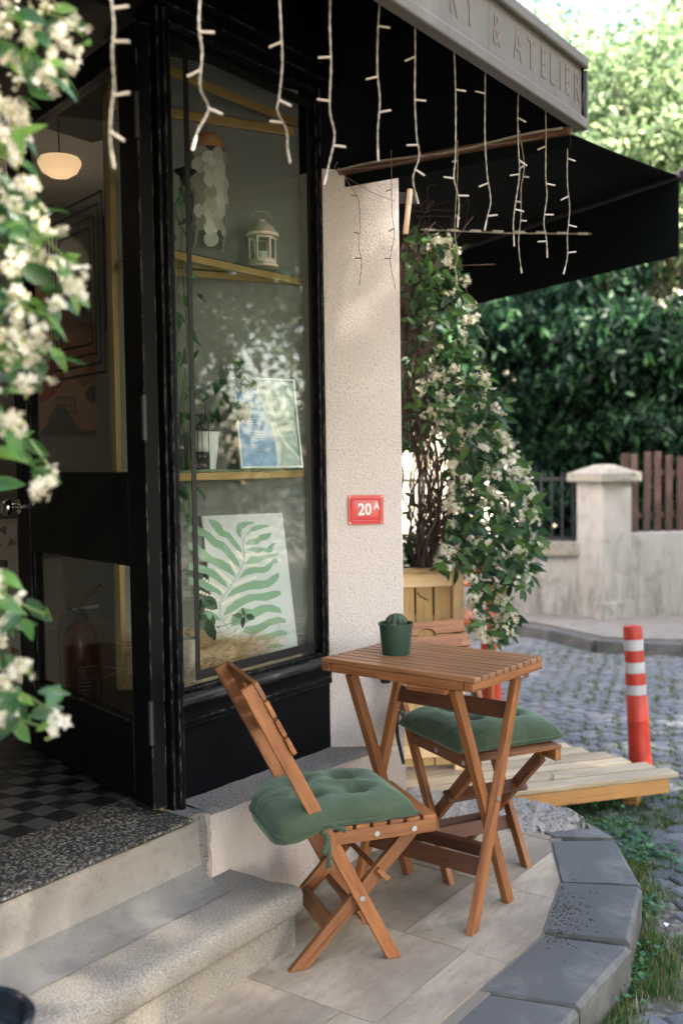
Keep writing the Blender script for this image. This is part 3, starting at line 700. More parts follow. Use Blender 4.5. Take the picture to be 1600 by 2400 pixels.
# cement riser with a coved foot
bm = bmesh.new(); prof = [(.005, .345), (.004, .30), (.002, .26), (-.006, .225), (-.028, .196), (-.065, .180), (-.105, .1745)]
nx = 50; RR = []
for i in range(nx + 1):
    x = -2.4 + (1.672) * i / nx; RR.append([bm.verts.new((x, y + random.uniform(-.001, .001), z)) for k, (y, z) in enumerate(prof)])
for i in range(nx):
    for j in range(len(prof) - 1): bm.faces.new((RR[i][j], RR[i + 1][j], RR[i + 1][j + 1], RR[i][j + 1]))
o = bm_obj('cement_riser', bm, CEMENT, None, None, 60); o.data.materials.append(mat_stucco('grey_cove_cement', (0.11, 0.107, 0.10), (0.18, 0.173, 0.16), (0.12, 0.115, 0.11), .2, .4))
for p in o.data.polygons: p.material_index = 1 if p.index % 6 >= 3 else 0
tag(o, 'smooth grey cement fillet between granite step and threshold', 'riser', kind='structure')
# granite step with rolled nosing
bm = bmesh.new(); prof = [(.12, .172), (-.10, .172), (-.215, .170), (-.236, .163), (-.243, .150), (-.243, .106), (-.236, .096), (-.222, .092), (-.219, .04), (-.222, -.03), (-.222, -.06)]
nx = 70; RR = []
for i in range(nx + 1):
    t = i / nx; x = -2.5 + (2.5 - .585) * t
    RR.append([bm.verts.new((x - (.10 * ((y + .243) / .36) if i == nx else 0) * 1.0, y + random.uniform(-.0018, .0018), z + random.uniform(-.0012, .0012))) for y, z in prof])
for i in range(nx):
    for j in range(len(prof) - 1): bm.faces.new((RR[i][j], RR[i + 1][j], RR[i + 1][j + 1], RR[i][j + 1]))
ev = RR[-1]; lowb = bm.verts.new((ev[0].co.x, ev[0].co.y, -.06)); bm.faces.new(ev[::-1] + [lowb])
tag(bm_obj('granite_step', bm, GRANITE, None, None, 50), 'pale granite step with worn rounded nosing below the doorway', 'step')

# ================================================================== DOOR (opened inwards)
H0 = Vector((-.779, .097, 0)); DD = Vector((.288, .958, 0)).normalized(); DN = Vector((-DD.y, DD.x, 0))
if DN.dot(CAM - H0) < 0: DN = -DN
door = empty('door', H0, None, None); door.parent = shop; door.matrix_basis = WM[shop].inverted() @ Matrix.Translation(H0)
def leaf(name, s0, s1, z0, z1, d0, d1, mat, bv=.003, par=None):
    M = Matrix((DD, DN, Vector((0, 0, 1)))).transposed().to_4x4()
    c = H0 + DD * ((s0 + s1) / 2) + DN * ((d0 + d1) / 2) + Vector((0, 0, (z0 + z1) / 2)); M.translation = c
    o = link(name, mesh(name, boxv(s1 - s0, d1 - d0, z1 - z0), CUBE_F, mat), par or door, M)
    if bv: bev(o, bv)
    return o
leaf('hinge_stile', 0, .11, .375, 2.50, -.022, .022, BLACK)
leaf('lock_stile', .845, .955, .375, 2.50, -.022, .022, BLACK)
leaf('top_rail', .1105, .8445, 2.425, 2.50, -.021, .021, BLACK)
leaf('mid_panel', .1105, .8445, 1.04, 1.305, -.020, .020, BLACK)
leaf('bottom_rail', .1105, .8445, .375, .60, -.021, .021, BLACK)
leaf('glazing_bead', .1105, .122, 1.3055, 2.4245, -.015, .015, BLACK, .002); leaf('glazing_bead', .833, .8445, 1.3055, 2.4245, -.015, .015, BLACK, .002)
leaf('glazing_bead', .1105, .125, .6005, 1.0395, -.015, .015, BLACK, .002); leaf('glazing_bead', .83, .8445, .6005, 1.0395, -.015, .015, BLACK, .002)
pane = leaf('pane', .122, .833, 1.305, 2.425, -.002, .002, GLASS, 0)
leaf('pane', .125, .83, .60, 1.04, -.002, .002, GLASS, 0)
def dpx(p):
    q = onpl(p, H0, DN); return (q - H0).dot(DD), q.z
# vinyl line squares on the upper pane (nested outlines)
crop = lambda x, y: (x * 440 / 1568, 280 + y * 440 / 1568)
crop2 = lambda x, y: (x * 440 / 1568, 640 + y * 440 / 1568)
for (tl, tr_, bl, br) in (((398, 800), (862, 600), (428, 920), (896, 832)), ((432, 870), (830, 700), (455, 835), (856, 757)),
                          ((463, 940), (796, 797), (483, 750), (818, 683)), ((497, 1003), (762, 893), (516, 660), (778, 602))):
    a, b = dpx(crop(*tl)), dpx(crop(*tr_)); c, d = dpx(crop2(*bl)), dpx(crop2(*br))
    w = .0085; bm = bmesh.new()
    sl, sr, zt_, zb = (a[0] + c[0]) / 2, (b[0] + d[0]) / 2, (a[1] + b[1]) / 2, (c[1] + d[1]) / 2
    s_lo, s_hi = min(sl, sr), max(sl, sr)
    for (u0, u1, v0, v1) in ((s_lo, s_hi, zt_ - w, zt_), (s_lo, s_hi, zb, zb + w), (s_lo, s_lo + w, zb + w, zt_ - w), (s_hi - w, s_hi, zb + w, zt_ - w)):
        vs = [H0 + DD * u + DN * dd + Vector((0, 0, v)) for dd in (.0025, .0032) for (u, v) in ((u0, v0), (u1, v0), (u1, v1), (u0, v1))]
        bv_ = [bm.verts.new(v) for v in vs]
        bm.faces.new(bv_[:4]); bm.faces.new(bv_[4:]); 
        for k in range(4): bm.faces.new((bv_[k], bv_[(k + 1) % 4], bv_[4 + (k + 1) % 4], bv_[4 + k]))
    bm_obj('line_decal', bm, DECAL, pane)
kp = H0 + DD * .925 + Vector((0, 0, 1.187))
xf = face_frame(kp + DN * .022, DD, DN)
hnd = lathe('door_handle', [(0, 0), (.026, 0), (.026, .006), (.011, .01), (.011, .03), (.026, .038), (.029, .05), (.022, .062), (0, .066)], None, CHROME, door, 24, 50, xf=xf)
for z in (.62, 1.45, 2.25):
    cyl('hinge', H0 - DD * .006 + DN * .026 + Vector((0, 0, z - .06)), H0 - DD * .006 + DN * .026 + Vector((0, 0, z + .06)), .008, IRON, door, 10)

# ================================================================== SHELF CASE IN THE WINDOW
A_ = Vector((.0, .197, 0)); C_ = Vector((-.56, .475, 0)); B_ = Vector((-.615, .20, 0))
cw = (A_ - C_).normalized(); cn = Vector((cw.y, -cw.x, 0)); cn = -cn if cn.y > 0 else cn
case = empty('display_case', (-.35, .3, .66), 'brass framed glass display case filling the shop window', 'display case')
prism('back_panel', [(C_.x, C_.y), (A_.x + .02, A_.y - .005), (A_.x + .02, A_.y + .03), (C_.x - .0, C_.y + .03)], .62, 2.60, WALLG, case)
prism('case_floor', [(B_.x, B_.y - .0), (A_.x, A_.y), (C_.x, C_.y)], .63, .672, DECK, case)
beam('corner_post', C_ + Vector((-.012, -.012, .63)), C_ + Vector((-.012, -.012, 2.6)), .022, .022, BRASS, case, (0, 1, 0), .002)
def shelf(z):
    for nm, a, b in (('front_edge', B_ + Vector((.0, -.012, 0)), A_ + Vector((.0, -.012, 0))), ('back_edge', C_ + cn * .012, A_ + cn * .012 - cw * .012), ('side_edge', B_ + Vector((.012, 0.004, 0)), C_ + Vector((.0, -.02, 0)))):
        dz = {'front_edge': 0, 'back_edge': -.0212, 'side_edge': -.0424}[nm]
        beam(nm, a + Vector((0, 0, z - .012 + dz * .0)), b + Vector((0, 0, z - .012 + dz * .0)), .014, .022, BRASS, case, bevel=.0015)
    prism('shelf_glass', [(B_.x + .01, B_.y + .004), (A_.x - .006, A_.y + .002), (C_.x + .006, C_.y - .012)], z + .0005, z + .0075, GEDGE, case)
shelf(1.94); shelf(1.298)
beam('top_edge', C_ + cn * .012 + Vector((0, 0, 2.42)), A_ + cn * .012 - cw * .01 + Vector((0, 0, 2.42)), .014, .03, BRASS, case)
beam('top_front_edge', B_ + Vector((0, -.012, 2.45)), A_ + Vector((0, -.012, 2.45)), .014, .024, BRASS, case)
lk = onpl((565, 1131), A_ + cn * .012, cn)
lathe('lock', [(0, 0), (.009, 0), (.009, .004), (.005, .006), (0, .006)], None, BRASS, case, 16, 40, xf=face_frame(lk + cn * .014, cw, cn))

# --- lantern
lb = gz((615, 627), 1.9485); lb = Vector((lb.x, lb.y, 1.9485))
lan = empty('lantern', lb, 'small cream metal lantern with glass sides on the upper glass shelf', 'lantern')
R6 = lambda r, z, k, n=6, o=.3: Vector((r * math.cos(2 * math.pi * k / n + o), r * math.sin(2 * math.pi * k / n + o), z))
lathe('base', [(0, 0), (.05, 0), (.05, .006), (.044, .012), (.044, .018), (0, .018)], lb, CREAMM, lan, 24)
for k in range(6):
    beam('corner_bar', lb + R6(.041, .018, k), lb + R6(.041, .095, k), .006, .006, CREAMM, lan, (0, 1, 0), .001)
    a, b = R6(.0405, .022, k), R6(.0405, .022, k + 1); beam('lower_bar', lb + a, lb + b, .004, .008, CREAMM, lan, bevel=0)
    a, b = R6(.0405, .092, k), R6(.0405, .092, k + 1); beam('upper_bar', lb + a, lb + b, .004, .006, CREAMM, lan, bevel=0)
    p = [lb + R6(.0395, .026, k), lb + R6(.0395, .026, k + 1), lb + R6(.0395, .089, k + 1), lb + R6(.0395, .089, k)]
    link('pane', mesh('pane', p, [(0, 1, 2, 3)], GLASS), lan)
lathe('roof', [(.0, .096), (.054, .096), (.054, .105), (.046, .112), (.036, .128), (.02, .14), (.012, .143), (.012, .15), (0, .15)], lb, CREAMM, lan, 28)
bm = bmesh.new(); tube_bm(bm, [lb + Vector((.03 * math.cos(t) * 1.0, -.02 * math.cos(t), .15 + .028 * math.sin(t))) for t in np.linspace(0, math.pi, 12)], .0016, 6)
bm_obj('handle', bm, CREAMM, lan, None, 60)
cyl('candle', lb + Vector((0, 0, .019)), lb + Vector((0, 0, .05)), .016, WHITEC, lan, 16)
# --- capiz shell hanging shade
cc = fy((486, 352), .335)
cap = empty('shell_mobile', cc, 'hanging shade of round translucent shells under a coconut dome', 'hanging ornament')
lathe('dome', [(x * 1.15, z * 1.1) for x, z in [(.0495, 0), (.048, .012), (.042, .028), (.03, .042), (.014, .05), (0, .052), (0, .049), (.028, .039), (.045, .011), (.0465, 0)]], cc, COCO, cap, 28)
cyl('cord', cc + Vector((0, 0, .05)), Vector((cc.x, cc.y, 2.58)), .0008, THINC, cap, 5)
dm = []
for k in range(12): dm.append((math.cos(k * math.pi / 6), 0, math.sin(k * math.pi / 6)))
dv = [(x, -.03, z) for x, _, z in dm] + [(x, .03, z) for x, _, z in dm]
df = [tuple(range(12)), tuple(range(23, 11, -1))] + [(k, 12 + k, 12 + (k + 1) % 12, (k + 1) % 12) for k in range(12)]
sm_ = mesh('shell_disc', [(x * .0245, y * .0245, z * .0245) for x, y, z in dv], df, CAPIZ, 40)
for k in range(11):
    th = 2 * math.pi * k / 11
    for j in range(8 if k % 2 else 7):
        r = .055 + random.uniform(-.008, .005); z = -.022 - j * .036 - (.018 if k % 2 else 0) + random.uniform(-.003, .003)
        Mx = Matrix.Translation(cc + Vector((r * math.cos(th), r * math.sin(th), z))) @ Matrix.Rotation(th + math.pi / 2 + random.uniform(-.5, .5), 4, 'Z') @ Matrix.Rotation(random.uniform(-.15, .15), 4, 'X')
        link('shell_disc', sm_, cap, Mx)
# --- leaves helper
def leaf_mesh(name, mat, L=1.0, Wd=.38, fold=.12, curl=.12, tip=1.0):
    xs = [0, .12, .32, .55, .78, 1.0]; ws = [.03, .55, .95, .95, .55 * tip, .02]
    v = []; f = []
    for x, w in zip(xs, ws):
        z = -curl * x * x * L
        v += [(x * L, -w * Wd * L / 2, z + fold * w * Wd * L), (x * L, 0, z), (x * L, w * Wd * L / 2, z + fold * w * Wd * L)]
    for i in range(5):
        a = i * 3; f += [(a, a + 3, a + 4, a + 1), (a + 1, a + 4, a + 5, a + 2)]
    return mesh(name, v, f, mat, 180)
HP = leaf_mesh('leaf', PLEAF, 1, .42, .15, .25)
def orient(p, d, upv=(0, 0, 1), roll=0.0, s=1.0):
    d = Vector(d).normalized(); u = Vector(upv); u = (u - d * u.dot(d))
    if u.length < 1e-3: u = Vector((1, 0, 0)) - d * d.x
    u.normalize(); y = u.cross(d); M = Matrix((d, y, u)).transposed().to_4x4() @ Matrix.Rotation(roll, 4, 'X')
    return Matrix.Translation(Vector(p)) @ M @ Matrix.Diagonal((s, s, s, 1))
def leaf_px(par, base, tip, y, me, dy=0.0, roll=0.0):
    a, b = fy(base, y), fy(tip, y + dy); d = b - a
    return link('leaf', me, par, orient(a, d, -F_ + Vector((0, 0, .4)), roll, d.length))
# --- white pot with trailing plant, lower shelf
wp = onpl((481, 1080), A_ + cn * .085, cn); wp.z = 1.306
pl = empty('potted_plant', wp, 'leafy green plant in a plain white pot on the lower shelf', 'potted plant')
lathe('pot', [(0, 0), (.033, 0), (.047, .116), (.0475, .118), (.044, .118), (.043, .108), (0, .108)], wp, WHITEC, pl, 32)
lathe('soil', [(0, .1085), (.0425, .1085)], wp, DIRT, pl, 20)
ty = .195
stems = [[(478, 990), (500, 935), (530, 905), (556, 885)], [(480, 990), (520, 920), (545, 855), (552, 848)], [(480, 990), (510, 955), (545, 945), (560, 940)]]
for s in stems: tube('stem', curve_pts([wp + Vector((0, 0, .108))] + [fy(p, ty) for p in s[1:]], 5), .0018, STEMG, pl, 6)
cr = lambda x, y: (430 + x / 4.48, 800 + y / 4.48)
for b_, t_ in [((540, 230), (715, 190)), ((560, 225), (690, 360)), ((600, 215), (715, 300)), ((550, 260), (590, 430)), ((440, 400), (205, 555)), ((450, 410), (440, 625)), ((390, 420), (330, 530)),
               ((640, 370), (640, 580)), ((690, 370), (770, 550)), ((650, 400), (700, 520)), ((540, 640), (530, 870)), ((570, 640), (600, 860)), ((600, 640), (705, 880)), ((610, 630), (725, 770)),
               ((370, 600), (440, 710)), ((300, 580), (360, 600)), ((330, 700), (280, 860)), ((360, 690), (350, 870)), ((95, 200), (150, 80)), ((120, 800), (150, 915)), ((400, 480), (500, 440)), ((520, 520), (620, 460)), ((480, 500), (520, 680))]:
    leaf_px(pl, cr(*b_), cr(*t_), ty + random.uniform(-.012, .02), HP, random.uniform(-.015, .02), random.uniform(-.5, .5))
# --- black filigree candle holder
hp = onpl((470, 1084), A_ + cn * .165, cn); hp.z = 1.306
hol = empty('candle_holder', hp, 'black filigree metal candle holder in front of the white pot', 'candle holder')
for z0, z1 in ((.004, .052), (.125, .165)):
    for z in (z0, z1): 
        bm = bmesh.new(); tube_bm(bm, [hp + Vector((.027 * math.cos(t), .027 * math.sin(t), z)) for t in np.linspace(0, 2 * math.pi, 25)], .0026, 6); bm_obj('ring', bm, IRON, hol, None, 60)
    bm = bmesh.new()
    for k in range(9):
        th = 2 * math.pi * k / 9; h = (z1 - z0) / 2
        tube_bm(bm, [hp + Vector((.027 * math.cos(th + .26 * math.cos(t)), .027 * math.sin(th + .26 * math.cos(t)), (z0 + z1) / 2 + h * .9 * math.sin(t))) for t in np.linspace(0, 2 * math.pi, 13)], .0019, 5)
        tube_bm(bm, [hp + Vector((.027 * math.cos(th + .13 * math.cos(t)), .027 * math.sin(th + .13 * math.cos(t)), z0 + h * (1 + .45 * math.sin(t)))) for t in np.linspace(0, 2 * math.pi, 9)], .0015, 5)
    bm_obj('filigree_band', bm, IRON, hol, None, 60)
for k in range(4):
    th = k * math.pi / 2 + .5; cyl('upright', hp + Vector((.027 * math.cos(th), .027 * math.sin(th), 0)), hp + Vector((.027 * math.cos(th), .027 * math.sin(th), .165)), .0014, IRON, hol, 6)
# hanging hoop of the holder
bm = bmesh.new(); tube_bm(bm, [hp + Vector((.026 * math.cos(t), 0, .165 + .085 * math.sin(t))) for t in np.linspace(0, math.pi, 14)], .0013, 6); bm_obj('hoop', bm, IRON, hol, None, 60)
# --- framed print
BL, BR = onpl((562.5, 1091), A_ + cn * .085, cn), onpl((708, 1097), A_ + cn * .06, cn)
BL.z = BR.z = 1.3065
fu = (BR - BL).normalized(); lean = Vector((0, 0, 1)) + Vector((-fu.y, fu.x, 0)) * .16
if lean.dot(F_) < 0: lean = Vector((0, 0, 1)) - Vector((-fu.y, fu.x, 0)) * .16
lean.normalize(); fn = fu.cross(lean); fn = -fn if fn.dot(CAM - BL) < 0 else fn
TL = onpl((552, 885), BL, fn); FH = min(.30, (TL - BL).dot(lean)); FW = (BR - BL).length
pr = empty('framed_print', (BL + BR) / 2, 'framed blue and white menu print headed FINE leaning on the lower shelf', 'framed print')
def pp(u, v, d=0.0): return BL + fu * u + lean * v + fn * d
def board(name, u0, u1, v0, v1, d0, d1, mat, par, P=pp):
    vs = [P(u, v, d) for u in (u0, u1) for v in (v0, v1) for d in (d0, d1)]
    bm = bmesh.new(); b = [bm.verts.new(v) for v in vs]
    for f in CUBE_F: bm.faces.new([b[i] for i in f])
    return bm_obj(name, bm, mat, par)
fw = .007
SILV = simple('pale_frame', (0.62, 0.63, 0.62), 0.35, vary=.05)
board('frame_side', 0, fw, 0, FH, -.004, .008, SILV, pr); board('frame_side', FW - fw, FW, 0, FH, -.004, .008, SILV, pr)
board('frame_rail', fw, FW - fw, 0, fw, -.004, .008, SILV, pr); board('frame_rail', fw, FW - fw, FH - fw, FH, -.004, .008, SILV, pr)
BLUEP = simple('print_blue', (0.22, 0.38, 0.62), 0.6, vary=.15, bscale=40)
sheet = board('sheet', fw, FW - fw, fw, FH - fw, -.003, .001, BLUEP, pr)
def flat(name, pts2, d, mat, par, P):
    bm = bmesh.new(); bm.faces.new([bm.verts.new(P(u, v, d)) for u, v in pts2]); return bm_obj(name, bm, mat, par)
PALE = simple('print_pale', (0.60, 0.66, 0.64), 0.6, vary=.12, bscale=60); GRN2 = simple('print_sage', (0.36, 0.45, 0.43), 0.6, vary=.2, bscale=50)
f2 = lambda x, y: (fw + (FW - 2 * fw) * x, fw + (FH - 2 * fw) * y)
flat('print_fold', [f2(.25, 1), f2(.62, 1), f2(.62, .86), f2(.66, .55), f2(.70, .25), f2(.66, .03), f2(.60, 0.0), f2(.60, .3), f2(.52, .55), f2(.40, .78)], .0014, PALE, sheet, pp)
flat('print_field', [f2(.62, 1), f2(1, 1), f2(1, 0), f2(.62, 0), f2(.70, .25), f2(.66, .55), f2(.62, .86)], .0013, GRN2, sheet, pp)
flat('print_fold', [f2(.70, .98), f2(.84, .98), f2(.86, .7), f2(1, .32), f2(1, .25), f2(.82, .55), f2(.72, .8)], .0016, PALE, sheet, pp)
flat('print_fold', [f2(.62, .55), f2(.72, .36), f2(1, .10), f2(1, .06), f2(.70, .30)], .0017, PALE, sheet, pp)
flat('print_patch', [f2(.02, .995), f2(.5, .995), f2(.57, .88), f2(.40, .86), f2(.30, .9), f2(.05, .93)], .00155, GRN2, sheet, pp)
LETP = simple('print_pink', (0.62, 0.36, 0.33), 0.6)
mm = face_frame(pp(FW * .46, FH * .905, .0022), fu, fn)
text('title', 'FINE', .024, mm, LETP, sheet, .0002, sx=.95)
for k in range(22):
    v = .80 - k * .031
    if k in (5, 6, 12, 17): continue
    u0 = .18 + .02 * (k % 3); u1 = u0 + random.uniform(.12, .22)
    for uo in (0, .36):
        board('text_line', *[f2(u0 + uo, v)[0], f2(u1 + uo, v)[0]], f2(0, v)[1], f2(0, v)[1] + .0012, .0018, .0020, PALE if uo == 0 else SILV, sheet)
# --- leaf print canvas in the straw
TR = onpl((661.5, 1202), A_ + cn * .022 + Vector((0, 0, 1)), cn); BRc = fy((699, 1526), .176)
cvx = cw.copy(); cvy = (TR - BRc); cvy = (cvy - cvx * cvy.dot(cvx)); CH = cvy.length; cvy.normalize(); cvn = cvx.cross(cvy); cvn = -cvn if cvn.dot(CAM - TR) < 0 else cvn
skew = (TR - BRc).dot(cvx)
cvs = empty('canvas_print', BRc - cvx * .15, 'white canvas with pale green wavy fern leaves standing in straw', 'canvas print')
CW_ = .285
def cp(u, v, d=0.0): return BRc + cvx * u + cvy * v + cvn * d
bm = bmesh.new(); top = [cp(skew - CW_, CH, 0), cp(skew, CH, 0), cp(0, 0, 0), cp(-CW_, 0, 0)]
a = [bm.verts.new(p) for p in top]; b = [bm.verts.new(p - cvn * .014) for p in top]
bm.faces.new(a); bm.faces.new(b[::-1])
for k in range(4): bm.faces.new((a[k], b[k], b[(k + 1) % 4], a[(k + 1) % 4]))
cpanel = bm_obj('canvas', bm, CANVAS, cvs)
def c6(x, y):
    q = onpl((430 + x / 4.752, 1180 + y / 4.752), BRc, cvn); return (q - BRc).dot(cvx), (q - BRc).dot(cvy)
LV = [
 [(280, 190), (300, 175), (350, 185), (400, 215), (430, 250), (445, 300), (500, 320), (550, 370), (590, 430), (640, 490), (655, 550), (600, 520), (540, 450), (480, 385), (400, 360), (350, 300), (290, 220)],
 [(588, 260), (610, 220), (680, 200), (785, 200), (785, 222), (720, 240), (660, 280), (640, 330), (645, 400), (620, 370), (590, 320)],
 [(735, 310), (760, 265), (840, 235), (955, 240), (950, 258), (890, 275), (840, 290), (780, 310)],
 [(690, 455), (720, 405), (800, 390), (870, 345), (985, 322), (960, 375), (920, 405), (870, 410), (820, 455), (750, 462)],
 [(695, 520), (760, 488), (840, 490), (930, 495), (990, 440), (1035, 440), (1000, 480), (985, 540), (940, 548), (880, 530), (830, 555), (780, 535)],
 [(685, 670), (740, 595), (830, 590), (950, 565), (1055, 548), (1055, 575), (980, 600), (900, 620), (850, 655), (760, 670)],
 [(615, 840), (680, 740), (760, 710), (890, 705), (960, 660), (1000, 612), (1045, 625), (1050, 660), (1000, 670), (960, 740), (900, 775), (800, 775), (700, 800)],
 [(475, 1050), (540, 960), (660, 900), (780, 860), (920, 855), (1000, 800), (1050, 765), (1068, 800), (1040, 860), (960, 930), (860, 955), (740, 960), (600, 1000)],
 [(445, 1250), (480, 1160), (580, 1080), (720, 1010), (880, 1000), (1000, 970), (1080, 975), (1085, 1010), (1020, 1050), (920, 1085), (800, 1080), (700, 1110), (560, 1200)],
 [(530, 1370), (540, 1260), (650, 1160), (760, 1180), (860, 1130), (980, 1125), (1070, 1160), (1098, 1220), (1040, 1215), (930, 1205), (840, 1250), (700, 1330)],
 [(660, 1430), (690, 1370), (820, 1350), (940, 1290), (1060, 1260), (1135, 1290), (1138, 1330), (1070, 1330), (960, 1360), (880, 1420), (760, 1460)],
 [(780, 1510), (850, 1470), (960, 1440), (1080, 1405), (1155, 1430), (1140, 1465), (1040, 1480), (950, 1520), (830, 1525)],
 [(890, 1610), (960, 1580), (1040, 1550), (1130, 1590), (1000, 1612)],
 [(60, 250), (150, 240), (220, 280), (300, 330), (370, 400), (450, 430), (510, 500), (560, 560), (610, 640), (632, 720), (560, 670), (490, 590), (430, 520), (330, 480), (240, 380), (150, 345), (60, 310)],
 [(60, 430), (150, 450), (250, 530), (330, 600), (440, 630), (520, 690), (570, 790), (575, 820), (500, 770), (400, 720), (300, 665), (210, 640), (150, 560), (60, 500)],
 [(60, 660), (150, 680), (250, 700), (340, 740), (400, 800), (470, 880), (495, 945), (420, 900), (340, 840), (240, 780), (150, 760), (60, 740)],
 [(60, 820), (160, 835), (260, 870), (350, 920), (420, 980), (435, 1040), (350, 990), (260, 970), (180, 915), (60, 900)],
 [(215, 1220), (300, 1200), (370, 1240), (420, 1300), (330, 1300), (240, 1270)]]
for L in LV: flat('printed_leaf', [c6(*p) for p in L], .0008, LEAFG, cpanel, cp)
bm = bmesh.new(); st = [c6(*p) for p in [(735, 310), (680, 380), (660, 450), (680, 560), (670, 660), (620, 770), (540, 900), (450, 1030), (405, 1130), (410, 1250), (470, 1360), (520, 1420)]]
tube_bm(bm, [cp(u, v, .0012) for u, v in st], .0009, 5); bm_obj('printed_stalk', bm, LEAFL, cpanel)
for run in ([(600, 540), (620, 570), (640, 600), (655, 620)], [(700, 575), (735, 570), (770, 562)], [(520, 645), (545, 690), (570, 730), (590, 760)], [(685, 700), (720, 690), (760, 688), (810, 688)],
            [(375, 740), (420, 780), (460, 820), (500, 855), (520, 880)], [(565, 905), (620, 885), (680, 860), (740, 840), (800, 820)], [(230, 840), (290, 880), (350, 915), (410, 950), (440, 980)],
            [(440, 1120), (490, 1090), (550, 1060), (610, 1025)], [(190, 985), (250, 1010), (310, 1040), (380, 1070)], [(480, 1320), (510, 1270), (560, 1225)], [(250, 1180), (310, 1190), (360, 1195)], [(590, 1450), (610, 1420)], [(460, 1480), (520, 1490)]):
    n = max(2, int(len(run) * 1.6)); fine = []
    for k in range(n):
        t = k / (n - 1) * (len(run) - 1); i = min(int(t), len(run) - 2); fine.append(Vector(run[i]).lerp(Vector(run[i + 1]), t - i))
    bm = bmesh.new()
    for q in fine:
        u, v = c6(q.x, q.y); r = .0056
        bm.faces.new([bm.verts.new(cp(u + r * math.cos(t), v + r * .85 * math.sin(t), .0014 + .00005 * random.random())) for t in np.linspace(0, 2 * math.pi, 11)[:-1]])
    bm_obj('printed_blossom', bm, CREAMP, cpanel)
# --- wicker pot with plant, lower left
kp2 = Vector((-.535, .235, .672))
wk = empty('potted_plant', kp2, 'trailing plant in a rough wicker pot at the foot of the window', 'potted plant')
lathe('pot', [(0, 0), (.04, 0), (.047, .125), (.048, .13), (.043, .13), (.042, .115), (0, .115)], kp2, WASH, wk, 24)
lathe('soil', [(0, .1155), (.0415, .1155)], kp2, DIRT, wk, 16)
for s in ([(465, 1460), (480, 1430), (505, 1420)], [(465, 1460), (495, 1468), (530, 1465), (575, 1445)], [(462, 1460), (475, 1400)]):
    tube('stem', curve_pts([fy(p, .215) for p in s], 5), .0012, STEMG, wk, 6)
c6p = lambda x, y: (430 + x / 4.752, 1180 + y / 4.752)
for b_, t_ in [((200, 1050), (435, 1185)), ((200, 1060), (160, 1190)), ((190, 1150), (265, 1160)), ((260, 1290), (350, 1555)), ((190, 1240), (300, 1310)), ((330, 1370), (330, 1250)), ((370, 1380), (435, 1390)),
               ((680, 1250), (650, 1165)), ((660, 1250), (560, 1245)), ((690, 1240), (815, 1300)), ((680, 1260), (640, 1395)), ((170, 1060), (110, 1000)), ((185, 1230), (160, 1330))]:
    leaf_px(wk, c6p(*b_), c6p(*t_), .21 + random.uniform(-.01, .01), HP, random.uniform(-.02, .01), random.uniform(-.5, .5))
# --- hanging black basket behind the mullion, with a trailing plant
hb = fy((434, 402), .235)
hk = empty('hanging_planter', hb, 'trailing plant hanging in a black wire planter beside the mullion', 'hanging planter')
lathe('bowl', [(0, .012), (.012, .012), (.016, .004), (.03, 0), (.034, .002), (.03, -.004), (.018, -.012), (.015, -.02), (.013, -.04), (.0, -.042)], hb, IRON, hk, 24)
for k in range(3):
    s = (-1) ** k
    tube('wire', curve_pts([hb + Vector((s * .006, .004 * k, -.03)), hb + Vector((.03 * s, 0, -.08)), hb + Vector((.036 * s, .01, -.12)), hb + Vector((.005, 0, -.2))], 5), .0016, IRON, hk, 6)
cyl('hanger', hb + Vector((0, 0, .01)), Vector((hb.x, hb.y, 2.6)), .001, IRON, hk, 5)
for k in range(46):
    t = random.random(); z = -.03 - t * 1.0; p = hb + Vector((random.uniform(-.05, .02), random.uniform(-.02, .05), z))
    d = Vector((random.uniform(-.5, .7), random.uniform(-.6, .3), random.uniform(-1.1, -.2))); link('leaf', HP, hk, orient(p, d, (0, -1, .4), random.uniform(-.6, .6), random.uniform(.035, .06)))
for k in range(4): tube('stem', curve_pts([hb + Vector((random.uniform(-.02, .01), 0, -.03))] + [hb + Vector((random.uniform(-.045, .012), random.uniform(-.01, .03), -z)) for z in (.25, .5, .8, 1.05)], 6), .0013, STEMG, hk, 5)
# --- straw
hv = [(0, -.5, 0), (.33, -.42, .10), (.66, -.3, .1), (1, -.05, 0), (1, .05, 0), (.66, .3, .1), (.33, .42, .1), (0, .5, 0)]
hv = [(x, y * .02, z) for x, y, z in hv]; hf = [(0, 1, 6, 7), (1, 2, 5, 6), (2, 3, 4, 5)]
n = 6500; pos = []; Rm = []; sc = []
while len(pos) < n:
    a, b = rng.random(2)
    if a + b > 1: a, b = 1 - a, 1 - b
    p = B_ + (A_ - B_) * a + (C_ - B_) * b; near = max(0, 1 - b * 1.7)
    hmax = .065 + .06 * (1 - near)
    if p.x > -.09: hmax += .09
    z = .672 + rng.random() ** 1.3 * hmax
    yaw = rng.random() * 6.28; pit = rng.normal(0, .42); q = Matrix.Rotation(yaw, 3, 'Z') @ Matrix.Rotation(-pit, 3, 'Y') @ Matrix.Rotation(rng.random() * 6, 3, 'X')
    s = .04 + rng.random() * .075; tip = p + q @ Vector((s, 0, 0)); mid = p + q @ Vector((s * .5, 0, s * .1))
    if tip.y < .162 or p.y < .165 or mid.y < .162: continue
    if (tip - A_).dot(cn) < .006 or (p - A_).dot(cn) < .006: continue
    if tip.z + z < .675 + 0: pass
    if abs((p - BRc).dot(cvn)) < .02 and rng.random() < .5: continue
    pos.append((p.x, p.y, z)); Rm.append(np.array(q)); sc.append(s)
hay = batch('straw', hv, hf, mats34(np.array(Rm), sc, pos), HAYM); tag(hay, 'loose dry straw bedding along the bottom of the shop window', 'straw', kind='stuff')

